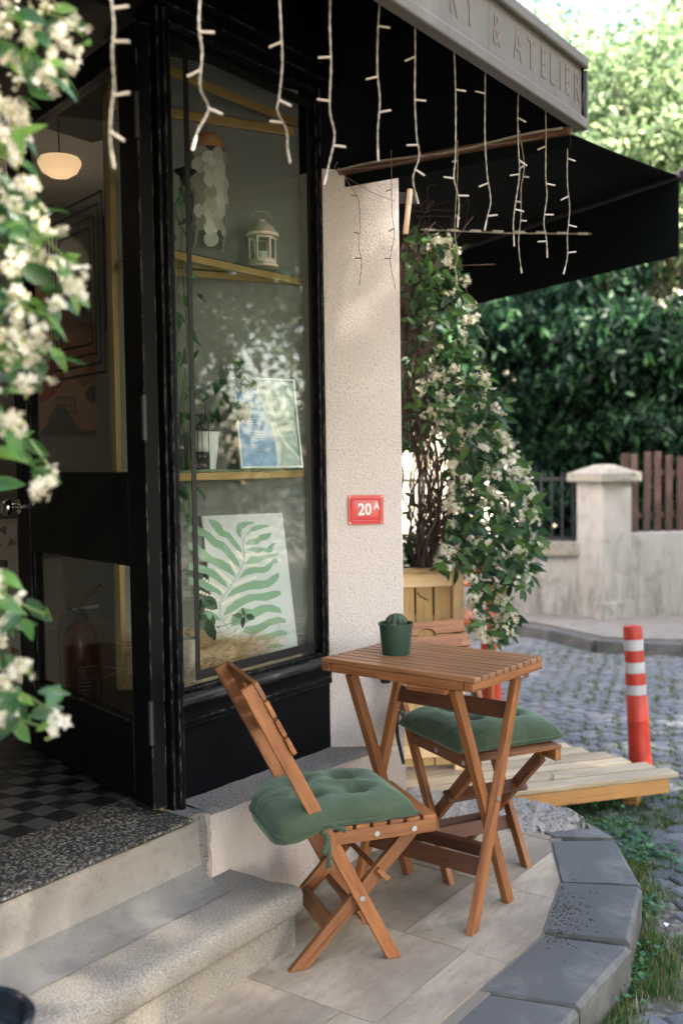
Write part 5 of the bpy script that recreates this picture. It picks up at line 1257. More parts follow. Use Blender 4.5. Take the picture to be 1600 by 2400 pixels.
# ================================================================== CHAIRS AND CUSHIONS
def build_chair(pose, dm, label, hand):
    x, y, th = pose; w, a, tx, H, cc_, d, hs = dm
    fv = Vector((math.cos(th), math.sin(th), 0)); sv = Vector((-fv.y, fv.x, 0)); C0 = Vector((x, y, 0))
    P = lambda lx, ly, z: C0 + fv * lx + sv * ly + Vector((0, 0, z))
    t = empty('folding_chair', C0, label, 'chair')
    sx = lambda z: a + (tx - a) * z / H
    lxs = lambda z: -cc_ + (d + cc_) * z / hs
    for s in (-1, 1):
        beam('leg', P(a, s * w / 2, 0), P(tx, s * w / 2, H), .019, .036, TEAK, t, fv, .0025, cut0=0.0)
        yi = s * (w / 2 - .0255)
        beam('leg', P(-cc_, yi, 0), P(d, yi, hs - .012), .020, .037, TEAK, t, fv, .0025, cut0=0.0)
        xs_ = sx(hs) + .012
        beam('seat_rail', P(xs_, s * (w / 2 - .001), hs), P(d + .055, s * (w / 2 - .001), hs), .0215, .036, TEAK, t, bevel=.003)
        for q in (d - .01, (xs_ + d) / 2 + .0): cyl('bolt', P(q, s * (w / 2 + .0105), hs), P(q, s * (w / 2 + .0135), hs), .0075, STEEL, t, 14)
        A = np.array([[tx - a, -(d + cc_)], [H, -hs]]); kk = np.linalg.solve(A, np.array([-cc_ - a, 0])); cx, cz = a + kk[0] * (tx - a), kk[0] * H
        cyl('bolt', P(cx, s * (w / 2 + .0106), cz), P(cx, s * (w / 2 + .0145), cz), .0075, STEEL, t, 14)
        cyl('bolt', P(cx, s * (w / 2 - .0356), cz), P(cx, s * (w / 2 - .039), cz), .0085, STEEL, t, 14)
    xs_ = sx(hs) + .018; n = 6; dx = (d + .06 - xs_) / n
    for k in range(n):
        q = xs_ + dx * (k + .5); beam('seat_slat', P(q, -w / 2 - .012, hs + .0245), P(q, w / 2 + .012, hs + .0245), dx - .010, .012, TEAK, t, bevel=.002)
    # back slats on the front of the stiles
    ang_ = math.atan2(H, tx - a); nrm = (fv * math.sin(ang_) - Vector((0, 0, 1)) * math.cos(ang_)); axs = (fv * math.cos(ang_) + Vector((0, 0, 1)) * math.sin(ang_))
    if nrm.dot(fv) < 0: nrm = -nrm
    top = P(tx, 0, H)
    for k in range(4):
        c = top - axs * (.025 + k * .055) + nrm * .0245
        wide = w / 2 + .014
        if k == 0:   # top slat with hand hole cut from its lower edge
            bm = bmesh.new(); prof = [(-wide, .024), (-wide - .0, -.024)]
            arc = [(-.034 + 0, -.024)] + [(.034 * -math.cos(t_) , -.024 + .022 * math.sin(t_)) for t_ in np.linspace(0, math.pi, 11)]
            poly = [(-wide + .006, .024), (-wide, -.024)] + arc[1:] + [(wide, -.024), (wide - .006, .024)]
            f = [bm.verts.new((u, v, .006)) for u, v in poly]; g = [bm.verts.new((u, v, -.006)) for u, v in poly]
            bm.faces.new(f); bm.faces.new(g[::-1]); m_ = len(poly)
            for i in range(m_): bm.faces.new((f[i], g[i], g[(i + 1) % m_], f[(i + 1) % m_]))
            Mx = Matrix((sv, axs, sv.cross(axs))).transposed().to_4x4(); Mx.translation = c
            bm_obj('back_slat', bm, TEAK, t, Mx, bevel=.0018)
        else: beam('back_slat', c - sv * (wide + .003 * k), c + sv * (wide + .003 * k), .047, .012, TEAK, t, nrm, .002)
        for s in (-1, 1):
            for o_ in (-.01, .01): cyl('nail', c + sv * s * (w / 2) + axs * o_ + nrm * .006, c + sv * s * (w / 2) + axs * o_ + nrm * .0066, .0015, TEAKD, t, 6)
    beam('stretcher', P(lxs(.10) - .004, -w / 2 + .03, .10), P(lxs(.10) - .004, w / 2 - .03, .10), .014, .042, TEAKD if hand else TEAK, t, (.7, 0, .7), .002)
    zc = hs * .66; beam('stretcher', P(lxs(zc) + .016, -w / 2 - .004, zc), P(lxs(zc) + .016, w / 2 + .004, zc), .014, .042, TEAKD if hand else TEAK, t, fv * .7 + Vector((0, 0, 1)) * -.7, .002)
    beam('stretcher', P(sx(.12) - .024, -w / 2 + .0, .12), P(sx(.12) - .024, w / 2, .12), .013, .044, TEAKD if hand else TEAK, t, axs, .002)
    return P, fv, sv, sx
def cushion(P, lx, hs, L, Wd, Tk, label, droop, corner):
    """L along the chair, Wd across"""
    c0 = P(lx, 0, hs + .031); t = empty('seat_cushion', c0, label, 'cushion')
    n = 44; bm = bmesh.new(); tops, bots = [], []
    tufts = [(i * .34, j * .34) for i in (-1, 1) for j in (-1, 1)]
    ph = random.random() * 6
    for i in range(n + 1):
        rt_, rb_ = [], []
        for j in range(n + 1):
            u, v = -1 + 2 * i / n, -1 + 2 * j / n
            e = max(0, 1 - abs(u) ** 3.2) * max(0, 1 - abs(v) ** 3.2); h = Tk * e ** .36
            for (tu, tv) in tufts:
                r2 = ((u - tu) ** 2 + (v - tv) ** 2); h -= Tk * .55 * math.exp(-r2 / .022) + Tk * .13 * math.exp(-r2 / .16)
                # gathered creases radiating from each tuft
                h += Tk * .035 * math.sin(math.atan2(v - tv, u - tu) * 7 + ph) * math.exp(-r2 / .05)
            h += Tk * (.05 * math.sin(u * 5 + ph) * math.cos(v * 4 - ph) + .035 * math.sin(u * 11 + v * 7 + ph) * math.sin(v * 9 - u * 4)) * e
            edge = 1 - .05 * (abs(u) ** 6) * (1 - abs(v)) - .0; edge2 = 1 - .05 * (abs(v) ** 6) * (1 - abs(u))
            pux = 1 + .005 * math.sin(v * 9 + ph); puy = 1 + .005 * math.sin(u * 8 - ph)
            x_, y_ = u * L / 2 * edge * pux, v * Wd / 2 * edge2 * puy
            if droop and u < 0: x_ *= 1 - .16 * v ** 4 * (-u) ** .5; y_ *= 1 - .10 * u ** 4
            dz = -droop * max(0, -u - .25) ** 2; sag = .42 * min(1, max(0, -u - .25) * 2.2) if droop else 0
            zt = h * .80 + Tk * .12; zb = Tk * .12 - h * (.20 + sag)
            if not sag: zb = max(zb, .001)
            q = P(lx + x_, y_, 0)
            if i in (0, n) or j in (0, n):
                vt = bm.verts.new((q.x, q.y, hs + .031 + Tk * .16 + dz)); rt_.append(vt); rb_.append(vt)
            else:
                rt_.append(bm.verts.new((q.x, q.y, hs + .031 + zt + dz))); rb_.append(bm.verts.new((q.x, q.y, hs + .031 + zb + dz * 1.15)))
        tops.append(rt_); bots.append(rb_)
    for i in range(n):
        for j in range(n):
            bm.faces.new((tops[i][j], tops[i + 1][j], tops[i + 1][j + 1], tops[i][j + 1])); bm.faces.new((bots[i][j], bots[i][j + 1], bots[i + 1][j + 1], bots[i + 1][j]))
    rim = [tops[0][j].co.copy() for j in range(n)] + [tops[i][n].co.copy() for i in range(n)] + [tops[n][n - j].co.copy() for j in range(n)] + [tops[n - i][0].co.copy() for i in range(n + 1)]
    o = bm_obj('pad', bm, GREENF, t, None, 80)
    bm = bmesh.new(); tube_bm(bm, rim, .0032, 6); bm_obj('piping', bm, GREENF, t, None, 80)
    return t
def ribbon(par, pts, wv, wd_=.012, name='tie'):
    cps = curve_pts(pts, 6); bm = bmesh.new(); L_ = []; nseg = len(cps)
    for i, p in enumerate(cps):
        tn = (cps[min(i + 1, nseg - 1)] - cps[max(0, i - 1)]).normalized(); w_ = (wv - tn * wv.dot(tn)).normalized() * wd_ / 2
        L_.append((bm.verts.new(p - w_), bm.verts.new(p + w_)))
    for a, b in zip(L_, L_[1:]): bm.faces.new((a[0], a[1], b[1], b[0]))
    o = bm_obj(name, bm, GREENF, par, None, 80); m_ = o.modifiers.new('solid', 'SOLIDIFY'); m_.thickness = .0025; m_.offset = 0; return o
D1 = (.2925, .2074, -.1825, .7618, .0536, .2765, .345)
P1, f1, s1_, sx1 = build_chair((-.5826, -.2383, -.6114), D1, 'front folding wooden chair seen from the side beside the granite step', False)
c1 = cushion(P1, .075, D1[6], .40, .345, .086, 'plump green cushion drooping off the front chair beside the step', .045, 0)
tiep = P1(sx1(.372) - .01, -D1[0] / 2 - .012, .372)
tw_ = Vector((.3, -.6, .7)).normalized()
ribbon(c1, [P1(-.03, -.12, .40), P1(.02, -.15, .385), tiep, tiep + Vector((.012, -.01, -.02)), tiep + Vector((-.01, -.012, -.055))], R_, .014)
ribbon(c1, [tiep, tiep + Vector((.01, -.012, -.03)), tiep + Vector((.004, -.018, -.075)), tiep + Vector((.012, -.012, -.10))], R_, .013)
ribbon(c1, [tiep, tiep + R_ * .02 + Vector((0, 0, .014)), tiep + R_ * .05 + Vector((0, 0, .006)), tiep + R_ * .062 + Vector((0, 0, 0))], Vector((0, 0, 1)), .012)
lathe('knot', [(0, -.009), (.007, -.006), (.009, 0), (.007, .006), (0, .009)], tiep + Vector((0, -.004, 0)), GREENF, c1, 10, 80)
D2 = (.2917, .2151, -.2076, .7464, .0939, .3342, .411)
P2, f2_, s2_, sx2 = build_chair((.2383, -.2468, -2.0832), D2, 'folding wooden chair behind the table facing the camera', True)
c2 = cushion(P2, .165, D2[6], .39, .38, .105, 'green tufted cushion with hanging ties on the chair behind the table', .0, 0)
tl_ = P2(sx2(.47) - .0, -D2[0] / 2 - .012, .47)
for dx_, dz_ in ((-.02, -.13), (.03, -.16)):
    ribbon(c2, [P2(.02, -.16, .46), tl_ + R_ * -.012 + Vector((0, 0, .02)), tl_ + R_ * (-.03 + dx_ * .3) + Vector((0, 0, -.05)), tl_ + R_ * (-.03 + dx_) + Vector((0, 0, dz_))], R_, .012)

# ================================================================== PLANTER, DECK, BOLLARDS, ARMCHAIR
ZD = .03
e0, e1 = Vector((.849, -.18)), Vector((1.438, -.638)); bd = (e1 - e0).normalized(); bn = Vector((-bd.y, bd.x)); bn = bn if bn.y > 0 else -bn
r0, r1 = gz((1593, 1810), ZD), gz((1286, 1738), ZD); r0, r1 = V2(r0), V2(r1)
deck = empty('wooden_deck', (1.2, -.1, ZS), 'low wooden deck of pale boards laid on the cobbles', 'deck')
bwid = .082
for k in range(17):
    off = k * (bwid + .015); rr_ = (r1 - r0).normalized(); tt = off / max(.2, rr_.dot(bn)); tt = off / rr_.dot(bn); endp = r0 + rr_ * tt
    if tt > (r1 - r0).length * 1.9: endp = r0 + rr_ * (r1 - r0).length * 1.9 + bn * 0 + bd * 0; 
    ln = 1.12 + k * .01
    en = endp - bn * ((endp - r0).dot(bn) - off) + bd * random.uniform(-.012, .012); st_ = en - bd * (ln + tt * .0 + .15 * (k > 2))
    if k == 0: st_ = e0 - bd * .35
    a, b = Vector((st_.x + bn.x * bwid / 2, st_.y + bn.y * bwid / 2, ZD - .011)), Vector((en.x + bn.x * bwid / 2, en.y + bn.y * bwid / 2, ZD - .011))
    beam('deck_board', a, b, bwid, .022, DECK, deck, bevel=.005)
j0, j1 = e0 - bd * .3 + bn * .02, r0 - bd * .05 + bn * .02
beam('edge_joist', (j0.x, j0.y, ZD - .0525), (j1.x, j1.y, ZD - .0525), .03, .06, DECKE, deck, bevel=.003)
for q in (.5, 1.0): 
    a, b = j0 + bn * q, j1 + bn * q - bd * .1; beam('joist', (a.x, a.y, ZD - .0725), (b.x, b.y, ZD - .0725), .04, .10, DECKE, deck, bevel=0)
for q in (.1, .5, .9):
    p = j0.lerp(j1, q) + bn * .1; beam('foot_block', (p.x, p.y, ZS - .01), (p.x, p.y, ZD - .083), .06, .06, DECKE, deck, (1, 0, 0), bevel=0)
# planter
pd = Vector((.70, -.714, 0)); pdn = Vector((-pd.y * -1, pd.x * -1, 0)); pdn = Vector((pd.y, -pd.x, 0)); pdn = pdn if pdn.dot(CAM - Vector((.9, .2, 0))) > 0 else -pdn
pr_ = at((1083, 1329), 4.3); PRc = Vector((pr_.x, pr_.y, 0)); ptop = at((1040, 1329), 4.3).z
plt = empty('planter_box', PRc - pd * .25 + Vector((0, 0, ZD)), 'tall pine planter box with ribbed planks behind the pillar', 'planter')
PW = .56
def q3(u, z, d=0.0): return PRc - pd * u + pdn * d + Vector((0, 0, z))
beam('post', q3(.023, ZD), q3(.023, ptop - .021), .045, .045, PINE, plt, pdn, .003)
beam('post', q3(PW - .023, ZD), q3(PW - .023, ptop - .021), .045, .045, PINE, plt, pdn, .003)
beam('top_rail', q3(.0465, ptop - .05), q3(PW - .047, ptop - .05), .03, .056, PINE, plt, bevel=.003)
beam('bottom_rail', q3(.0465, ZD + .085), q3(PW - .047, ZD + .085), .03, .056, PINE, plt, bevel=.003)
beam('cap', q3(.048, ptop - .0105), q3(PW + .01, ptop - .0105), .06, .02, PINEG, plt, bevel=.003)
beam('cap', q3(-.03, ptop - .0105, .03), q3(-.03, ptop - .0105, -.40), .15, .021, RUST, plt, bevel=.003)
npk = 6; pw_ = (PW - .094) / npk
for k in range(npk):
    bm = bmesh.new(); w_ = pw_ - .009; nrib = 11; z0, z1 = ZD + .02, ptop - .03; prof = []
    for i in range(nrib * 2 + 1): prof.append((-w_ / 2 + w_ * i / (nrib * 2), .0 if i % 2 else .0018))
    f = [bm.verts.new((0 - (z1 - z0) / 2, u, v)) for u, v in prof]; g = [bm.verts.new(((z1 - z0) / 2, u, v)) for u, v in prof]
    f2v = [bm.verts.new((-(z1 - z0) / 2, u, -.014)) for u in (w_ / 2, -w_ / 2)]; g2v = [bm.verts.new(((z1 - z0) / 2, u, -.014)) for u in (w_ / 2, -w_ / 2)]
    A_r, B_r = f + f2v, g + g2v; m_ = len(A_r)
    for i in range(m_): bm.faces.new((A_r[i], A_r[(i + 1) % m_], B_r[(i + 1) % m_], B_r[i]))
    bm.faces.new(A_r[::-1]); bm.faces.new(B_r)
    u = .047 + pw_ * (k + .5); c = q3(u, (z0 + z1) / 2, -.004)
    Mx = Matrix((Vector((0, 0, 1)), pd, Vector((0, 0, 1)).cross(pd))).transposed().to_4x4()
    if (Mx.to_3x3() @ Vector((0, 0, 1))).dot(pdn) < 0: Mx = Matrix((Vector((0, 0, 1)), -pd, Vector((0, 0, 1)).cross(-pd))).transposed().to_4x4()
    Mx.translation = c; bm_obj('plank', bm, PINEG, plt, Mx)
for k in range(4): beam('side_plank', q3(.012, ZD + .12 + k * .19, -.03), q3(.012, ZD + .12 + k * .19, -.36), .018, .18, PINEG, plt, bevel=.003)
beam('post', q3(.023, ZD, -.38), q3(.023, ptop - .021, -.38), .045, .045, PINE, plt, pdn, .003)
prism('soil', [tuple(q3(.04, 0, -.02)[:2]), tuple(q3(PW - .04, 0, -.02)[:2]), tuple(q3(PW - .04, 0, -.36)[:2]), tuple(q3(.04, 0, -.36)[:2])], ptop - .2, ptop - .05, DIRT, plt)
tube('pencil_scribble', [onpl(p, q3(0, 0, .0), pdn) + pdn * .001 for p in ((976, 1392), (979, 1388), (985, 1400), (988, 1397), (993, 1404), (997, 1402), (1002, 1408))], .0018, simple('green_crayon', (.02, .07, .03), .8), plt, 5)
# bollards
def bollard(base, top, label):
    base, top = Vector(base), Vector(top); t = empty('bollard', base, label, 'bollard', 'striped traffic bollards')
    M_ = frame(base, top, R_); ax_ = (top - base).normalized(); L = (top - base).length
    Q = ax_.to_track_quat('Z', 'Y').to_matrix().to_4x4(); Q.translation = base; r = .046
    def seg(name, prof, mat): return lathe(name, prof, None, mat, t, 36, 40, xf=Q)
    seg('base', [(0, 0), (r * 1.16, 0), (r * 1.16, .012), (r * 1.12, .022), (r * 1.15, .034), (r * 1.11, .046), (r * 1.14, .058), (r * 1.10, .07), (r * 1.13, .082), (r * 1.08, .1), (r * 1.06, .215), (r * 1.08, .22), (r * 1.06, .225), (r * 1.03, L * .505), (r * .97, L * .512), (r * .97, L * .52)], BOLR)
    zs_ = [L * .512, L * .585, L * .665, L * .745, L * .825, L * .905, L]
    cols_ = [REFL, BOLR, REFL, BOLR, REFL, BOLR]
    for k, m_ in enumerate(cols_):
        a, b = zs_[k], zs_[k + 1]; rr_ = r * (1.0 - .008 * k)
        if k == 5: seg('cap', [(rr_ * .97, a + .001), (rr_ * 1.01, a + .003), (rr_ * 1.01, b - .012), (rr_ * .93, b - .002), (rr_ * .4, b), (rr_ * .3, b + .004), (0, b + .004)], m_)
        else: seg('band', [(rr_ * .96, a + .001), (rr_, a + .002), (rr_, b - .002), (rr_ * .96, b - .001)], m_)
    seg('core', [(r * .93, L * .50), (r * .92, L * .99)], BOLR)
    return t
bb = gz((1500, 1797), ZS); bollard(bb, at((1481, 1466), 4.83), 'leaning red and white striped bollard at the corner of the deck')
b2_ = gz((1160, 1690), ZS); bollard(b2_, at((1140, 1468), 5.72), 'red and white striped bollard partly hidden behind the jasmine')
# rust coloured armchair behind the planter
ac = gz((1125, 1660), ZS); ac = Vector((ac.x, ac.y, ZS)) + Vector((.1, .15, 0))
arm = empty('armchair', ac, 'rust orange wooden armchair with curved back rail behind the jasmine', 'chair')
arz = at((1175, 1372), 5.75).z; stz = at((1110, 1455), 5.75).z
afv, asv = -F_ * Vector((1, 1, 0)), R_ * Vector((1, 1, 0)); afv = Vector((-F_.x, -F_.y, 0)).normalized(); asv = Vector((R_.x, R_.y, 0)).normalized()
acx = at((1118, 1460), 5.75); acc = Vector((acx.x, acx.y, 0))
AP = lambda u, v, z: acc + asv * u + afv * v + Vector((0, 0, z))
bm = bmesh.new(); arc = [AP(.15 * math.cos(t), -.17 * math.sin(t) + .05, arz - .0) for t in np.linspace(-.25, math.pi + .25, 18)]
tube_bm(bm, arc, .016, 8); bm_obj('back_rail', bm, RUST, arm, None, 60)
beam('seat', AP(-.15, 0, stz + .02), AP(.12, 0, stz + .02), .3, .045, RUST, arm, bevel=.012)
for u, v in ((-.13, .12), (-.13, -.13), (.055, .12), (.055, -.13)): beam('leg', AP(u, v, ZS), AP(u, v, stz), .028, .028, RUST, arm, (1, 0, 0), .003)
for t in (.15, .9, 1.57, 2.3, 3.0):
    p = AP(.15 * math.cos(t), -.17 * math.sin(t) + .05, arz - .012); q = AP(.115 * math.cos(t), -.14 * math.sin(t) + .02, stz + .04); beam('spindle', q, p, .03, .014, RUST, arm, (1, .3, 0), .002)

# ================================================================== GARDEN WALL, FENCE
def wpt2(p, d): q = at(p, d); return Vector((q.x, q.y))
gp = Vector((5.36, 1.22)); ZP = -.012
pil_o = empty('gate_pillar', (gp.x + .15, gp.y, ZP), 'square stained concrete gate pillar with a stone cap', 'gate pillar')
k1 = gz((1412, 1451), ZP); k1 = Vector((k1.x, k1.y)); hp_ = at((1412, 1130), px((k1.x, k1.y, 0))[2]).z
dR = (Vector((R_.x, R_.y)) * math.sin(math.radians(64)) + Vector((F_.x, F_.y)) * math.cos(math.radians(64))).normalized()
dL = (Vector((-R_.x, -R_.y)) * math.sin(math.radians(58)) + Vector((F_.x, F_.y)) * math.cos(math.radians(58))).normalized()
dL = Vector((-dR.y, dR.x)); dL = dL if dL.dot(Vector((R_.x, R_.y))) < 0 else -dL
wR, wL = .31, .34
poly = [k1, k1 + dR * wR, k1 + dR * wR + dL * wL, k1 + dL * wL]
prism('shaft', [tuple(p) for p in poly], -.1, hp_, GWALL, pil_o, .01)
prism('foot', [tuple(k1 - dR * .02 - dL * .012), tuple(k1 + dR * (wR + .02) - dL * .012), tuple(k1 + dR * (wR + .02) + dL * .1), tuple(k1 - dR * .02 + dL * .1)], -.1, .12, GWALL, pil_o, .01)
cpoly = [k1 - dR * .06 - dL * .06, k1 + dR * (wR + .06) - dL * .06, k1 + dR * (wR + .06) + dL * (wL + .06), k1 - dR * .06 + dL * (wL + .06)]
CAPM = mat_stucco('mossy_cap', (0.20, 0.185, 0.145), (0.32, 0.30, 0.25), (0.09, 0.085, 0.06), .15, .6)
prism('cap', [tuple(p) for p in cpoly], hp_ + .0005, hp_ + .07, CAPM, pil_o, .012)
ctr = sum(cpoly, Vector((0, 0))) / 4; bm = bmesh.new()
lo_ = [bm.verts.new((p.x, p.y, hp_ + .0705)) for p in cpoly]; hi_ = [bm.verts.new(((p.x * .25 + ctr.x * .75), (p.y * .25 + ctr.y * .75), hp_ + .145)) for p in cpoly]
for k in range(4): bm.faces.new((lo_[k], lo_[(k + 1) % 4], hi_[(k + 1) % 4], hi_[k]))
bm.faces.new(hi_); bm_obj('cap_crown', bm, CAPM, pil_o)
def wall_run(name, label, a, b, zt, capz, th=.22):
    t = empty(name, (a.x, a.y, ZP), label, 'wall'); d = (b - a).normalized(); n = Vector((-d.y, d.x)); n = n if n.dot(Vector((F_.x, F_.y))) > 0 else -n
    prism('body', [tuple(a), tuple(b), tuple(b + n * th), tuple(a + n * th)], -.1, zt, GWALL, t, .008)
    if capz: prism('coping', [tuple(a - n * .04), tuple(b - n * .04), tuple(b + n * (th + .04)), tuple(a + n * (th + .04))], zt + .0005, zt + capz, CAPM, t, .012)
    return t, d, n
dep1 = px((k1.x, k1.y, 0))[2]
la = k1 + dL * .30 + dR * .05; q = gz((1180, 1434), ZP); lb_ = V2(q); lb_ = la + (lb_ - la).normalized() * 5
zl_ = at((1300, 1300), px((la.x, la.y, 0))[2] + .15).z
wall_run('garden_wall', 'low stained garden wall with dark coping left of the gate pillar', la, lb_, zl_, at((1300, 1268), px((la.x, la.y, 0))[2] + .15).z - zl_)
ra = k1 + dR * (wR - .06) + dL * .03; q = gz((1600, 1438), ZP); rb_ = V2(q); rb_ = ra + (rb_ - ra).normalized() * 6
zr_ = at((1500, 1248), px((ra.x, ra.y, 0))[2] + .05).z
_, rd_, rn_ = wall_run('garden_wall', 'low streaked garden wall under the brown picket fence', ra, rb_, zr_, 0)
fen = empty('picket_fence', (ra.x, ra.y, zr_), 'brown wooden picket fence standing on the garden wall', 'fence')
for k in range(34):
    p = ra + rd_ * (.05 + k * .105) + rn_ * .11; lean_ = random.uniform(-.02, .02); hh = .66 + random.uniform(-.03, .03)
    beam('picket', (p.x, p.y, zr_ - .002), (p.x + rd_.x * lean_, p.y + rd_.y * lean_, zr_ + hh), .062, .02, FENCEW, fen, (rn_.x, rn_.y, 0), .004)
for z in (.14, .5): 
    a, b = ra + rn_ * .135, ra + rd_ * 3.7 + rn_ * .135; beam('fence_rail', (a.x, a.y, zr_ + z), (b.x, b.y, zr_ + z), .03, .05, FENCEW, fen)
rail = empty('iron_railing', (la.x, la.y, zl_ + .1), 'black iron railing on the coping left of the gate pillar', 'railing')
ld = (lb_ - la).normalized(); ln_ = Vector((-ld.y, ld.x)); ln_ = ln_ if ln_.dot(Vector((F_.x, F_.y))) > 0 else -ln_
for k in range(30):
    p = la + ld * (.1 + k * .09) + ln_ * .11; cyl('baluster', (p.x, p.y, zl_ + .06), (p.x, p.y, zl_ + .72), .009, IRON, rail, 6)
for z in (.14, .66):
    a, b = la + ld * .05 + ln_ * .11, la + ld * 2.8 + ln_ * .11; beam('railing_bar', (a.x, a.y, zl_ + z), (b.x, b.y, zl_ + z), .012, .03, IRON, rail)

# ================================================================== JASMINE
def flower_mesh(name):
    """a cluster of pinwheel flowers with buds"""
    bm = bmesh.new(); mi = []
    for k in range(9):
        c = Vector((random.gauss(0, .36), random.gauss(0, .36), random.gauss(0, .2))); n = (c + Vector((0, 0, .5)) + Vector((random.gauss(0, .3), random.gauss(0, .3), 0))).normalized()
        q = n.to_track_quat('Z', 'Y').to_matrix(); s = .40 * random.uniform(.8, 1.1); ph = random.random() * 6
        for p in range(5):
            a = ph + p * 2 * math.pi / 5; d = Vector((math.cos(a), math.sin(a), .15)); e = Vector((-math.sin(a), math.cos(a), .12))
            vs = [c + q @ (d * .06 * s), c + q @ (d * .5 * s - e * .22 * s), c + q @ (d * 1.0 * s + e * .12 * s + Vector((0, 0, -.12 * s))), c + q @ (d * .62 * s + e * .34 * s)]
            f = bm.faces.new([bm.verts.new(v) for v in vs]); mi.append(0)
        b0v = c - n * .42 * s; t_ = (n.orthogonal()).normalized() * .05
        f = bm.faces.new([bm.verts.new(v) for v in (c + t_, c - t_, b0v - t_ * .5, b0v + t_ * .5)]); mi.append(1)
    for k in range(7):
        c = Vector((random.gauss(0, .3), random.gauss(0, .3), random.uniform(-.3, .15))); d = Vector((random.gauss(0, 1), random.gauss(0, 1), random.gauss(.3, .6))).normalized() * .3; o_ = d.orthogonal().normalized() * .06; o2 = d.cross(o_).normalized() * .06
        b_ = [bm.verts.new(v) for v in (c, c + d * .6 + o_, c + d * .6 + o2, c + d * .6 - o_, c + d * .6 - o2, c + d)]
        for i in range(4):
            bm.faces.new((b_[0], b_[1 + i], b_[1 + (i + 1) % 4])); bm.faces.new((b_[5], b_[1 + (i + 1) % 4], b_[1 + i])); mi += [1, 1]
    me = bpy.data.meshes.new(name); bm.to_mesh(me); bm.free(); me.materials.append(PETAL); me.materials.append(BUD)
    me.polygons.foreach_set('material_index', mi); return me
FLW = [flower_mesh('flower_cluster') for _ in range(6)]
JL = [leaf_mesh('leaf', JLEAF, 1, .42, .16, .18), leaf_mesh('leaf', JLEAF, 1, .36, .1, .3), leaf_mesh('leaf', JLEAF, 1, .48, .2, .1)]
NL = [leaf_mesh('leaf', FLEAF, 1, .44, .16, .2), leaf_mesh('leaf', FLEAF, 1, .38, .1, .32), leaf_mesh('leaf', FLEAF, 1, .5, .2, .12)]
def inpoly(x, y, P):
    c = False; j = len(P) - 1
    for i in range(len(P)):
        if (P[i][1] > y) != (P[j][1] > y) and x < (P[j][0] - P[i][0]) * (y - P[i][1]) / (P[j][1] - P[i][1]) + P[i][0]: c = not c
        j = i
    return c
MASK = [(952, 552), (1000, 545), (1050, 560), (1085, 610), (1100, 680), (1108, 730), (1110, 800), (1125, 860), (1150, 905), (1180, 950), (1185, 1010), (1205, 1060), (1235, 1095), (1252, 1160), (1262, 1230), (1265, 1290), (1245, 1340), (1228, 1385), (1200, 1360), (1196, 1410), (1212, 1450), (1200, 1495), (1160, 1512), (1120, 1490), (1095, 1430), (1086, 1340), (1010, 1330), (1030, 1270), (1050, 1180), (1060, 1120), (1040, 1060), (1010, 1000), (985, 930), (995, 860), (990, 780), (960, 700), (950, 620)]
jas = empty('jasmine_vine', q3(.1, ptop), 'tall flowering jasmine growing out of the pine planter', 'climbing plant')
leaves = []; rj = random.Random(5)
while len(leaves) < 1500:
    x, y = rj.uniform(945, 1270), rj.uniform(540, 1515)
    if not inpoly(x, y, MASK): continue
    if y < 900 and rj.random() < .35: continue
    d = 4.25 + rj.uniform(-.22, .35); p = at((x, y), d); right = (x - 940) / 300
    dr = (R_ * rj.gauss(.5, .6) - F_ * rj.gauss(.5, .5) + Vector((0, 0, rj.gauss(-.35, .6)))).normalized()
    leaves.append((d + rj.random() * .1, p, dr, rj.uniform(.034, .08), rj.uniform(-.7, .7)))
for _ in range(170):
    x, y = rj.uniform(942, 1075), rj.uniform(540, 760); d = 4.1 + rj.uniform(-.1, .3)
    if x > 1010 + (y - 540) * .3: continue
    leaves.append((d, at((x, y), d), (R_ * rj.gauss(.4, .6) + Vector((0, 0, rj.gauss(-.3, .6))) - F_ * rj.gauss(.2, .4)).normalized(), rj.uniform(.035, .07), rj.uniform(-.7, .7)))
for _ in range(210):
    x, y = rj.uniform(940, 1015), rj.uniform(640, 1060); d = 4.12 + rj.uniform(-.08, .3)
    leaves.append((d, at((x, y), d), (R_ * rj.gauss(.2, .7) + Vector((0, 0, rj.gauss(-.4, .6))) - F_ * rj.gauss(.3, .4)).normalized(), rj.uniform(.03, .06), rj.uniform(-.7, .7)))
# darker filling between planter and vine
while len(leaves) < 2500:
    x, y = rj.uniform(945, 1120), rj.uniform(1150, 1332)
    if not (y > 1255 or inpoly(x, y, MASK) or rj.random() < .25): continue
    d = 4.5 + rj.uniform(-.1, .35); leaves.append((d, at((x, y), d), Vector((rj.gauss(0, 1), rj.gauss(0, 1), rj.gauss(0, .8))).normalized(), rj.uniform(.035, .06), rj.uniform(-.7, .7)))
leaves.sort(key=lambda q: q[0]); restL = []
for n, (d, p, dr, s, ro) in enumerate(leaves):
    Mx = orient(p, dr, -F_ + Vector((0, 0, .6)), ro, s)
    if n % 5 == 0 and n < 1500: link('leaf', JL[n % 3], jas, Mx)
    else: restL.append(np.array(Mx)[:3])
tv = [v.co[:] for v in JL[0].vertices]; tf = [tuple(q.vertices) for q in JL[0].polygons]
tag(batch('foliage', tv, tf, restL, JLEAF, jas, True), kind='stuff')
nfl = 0
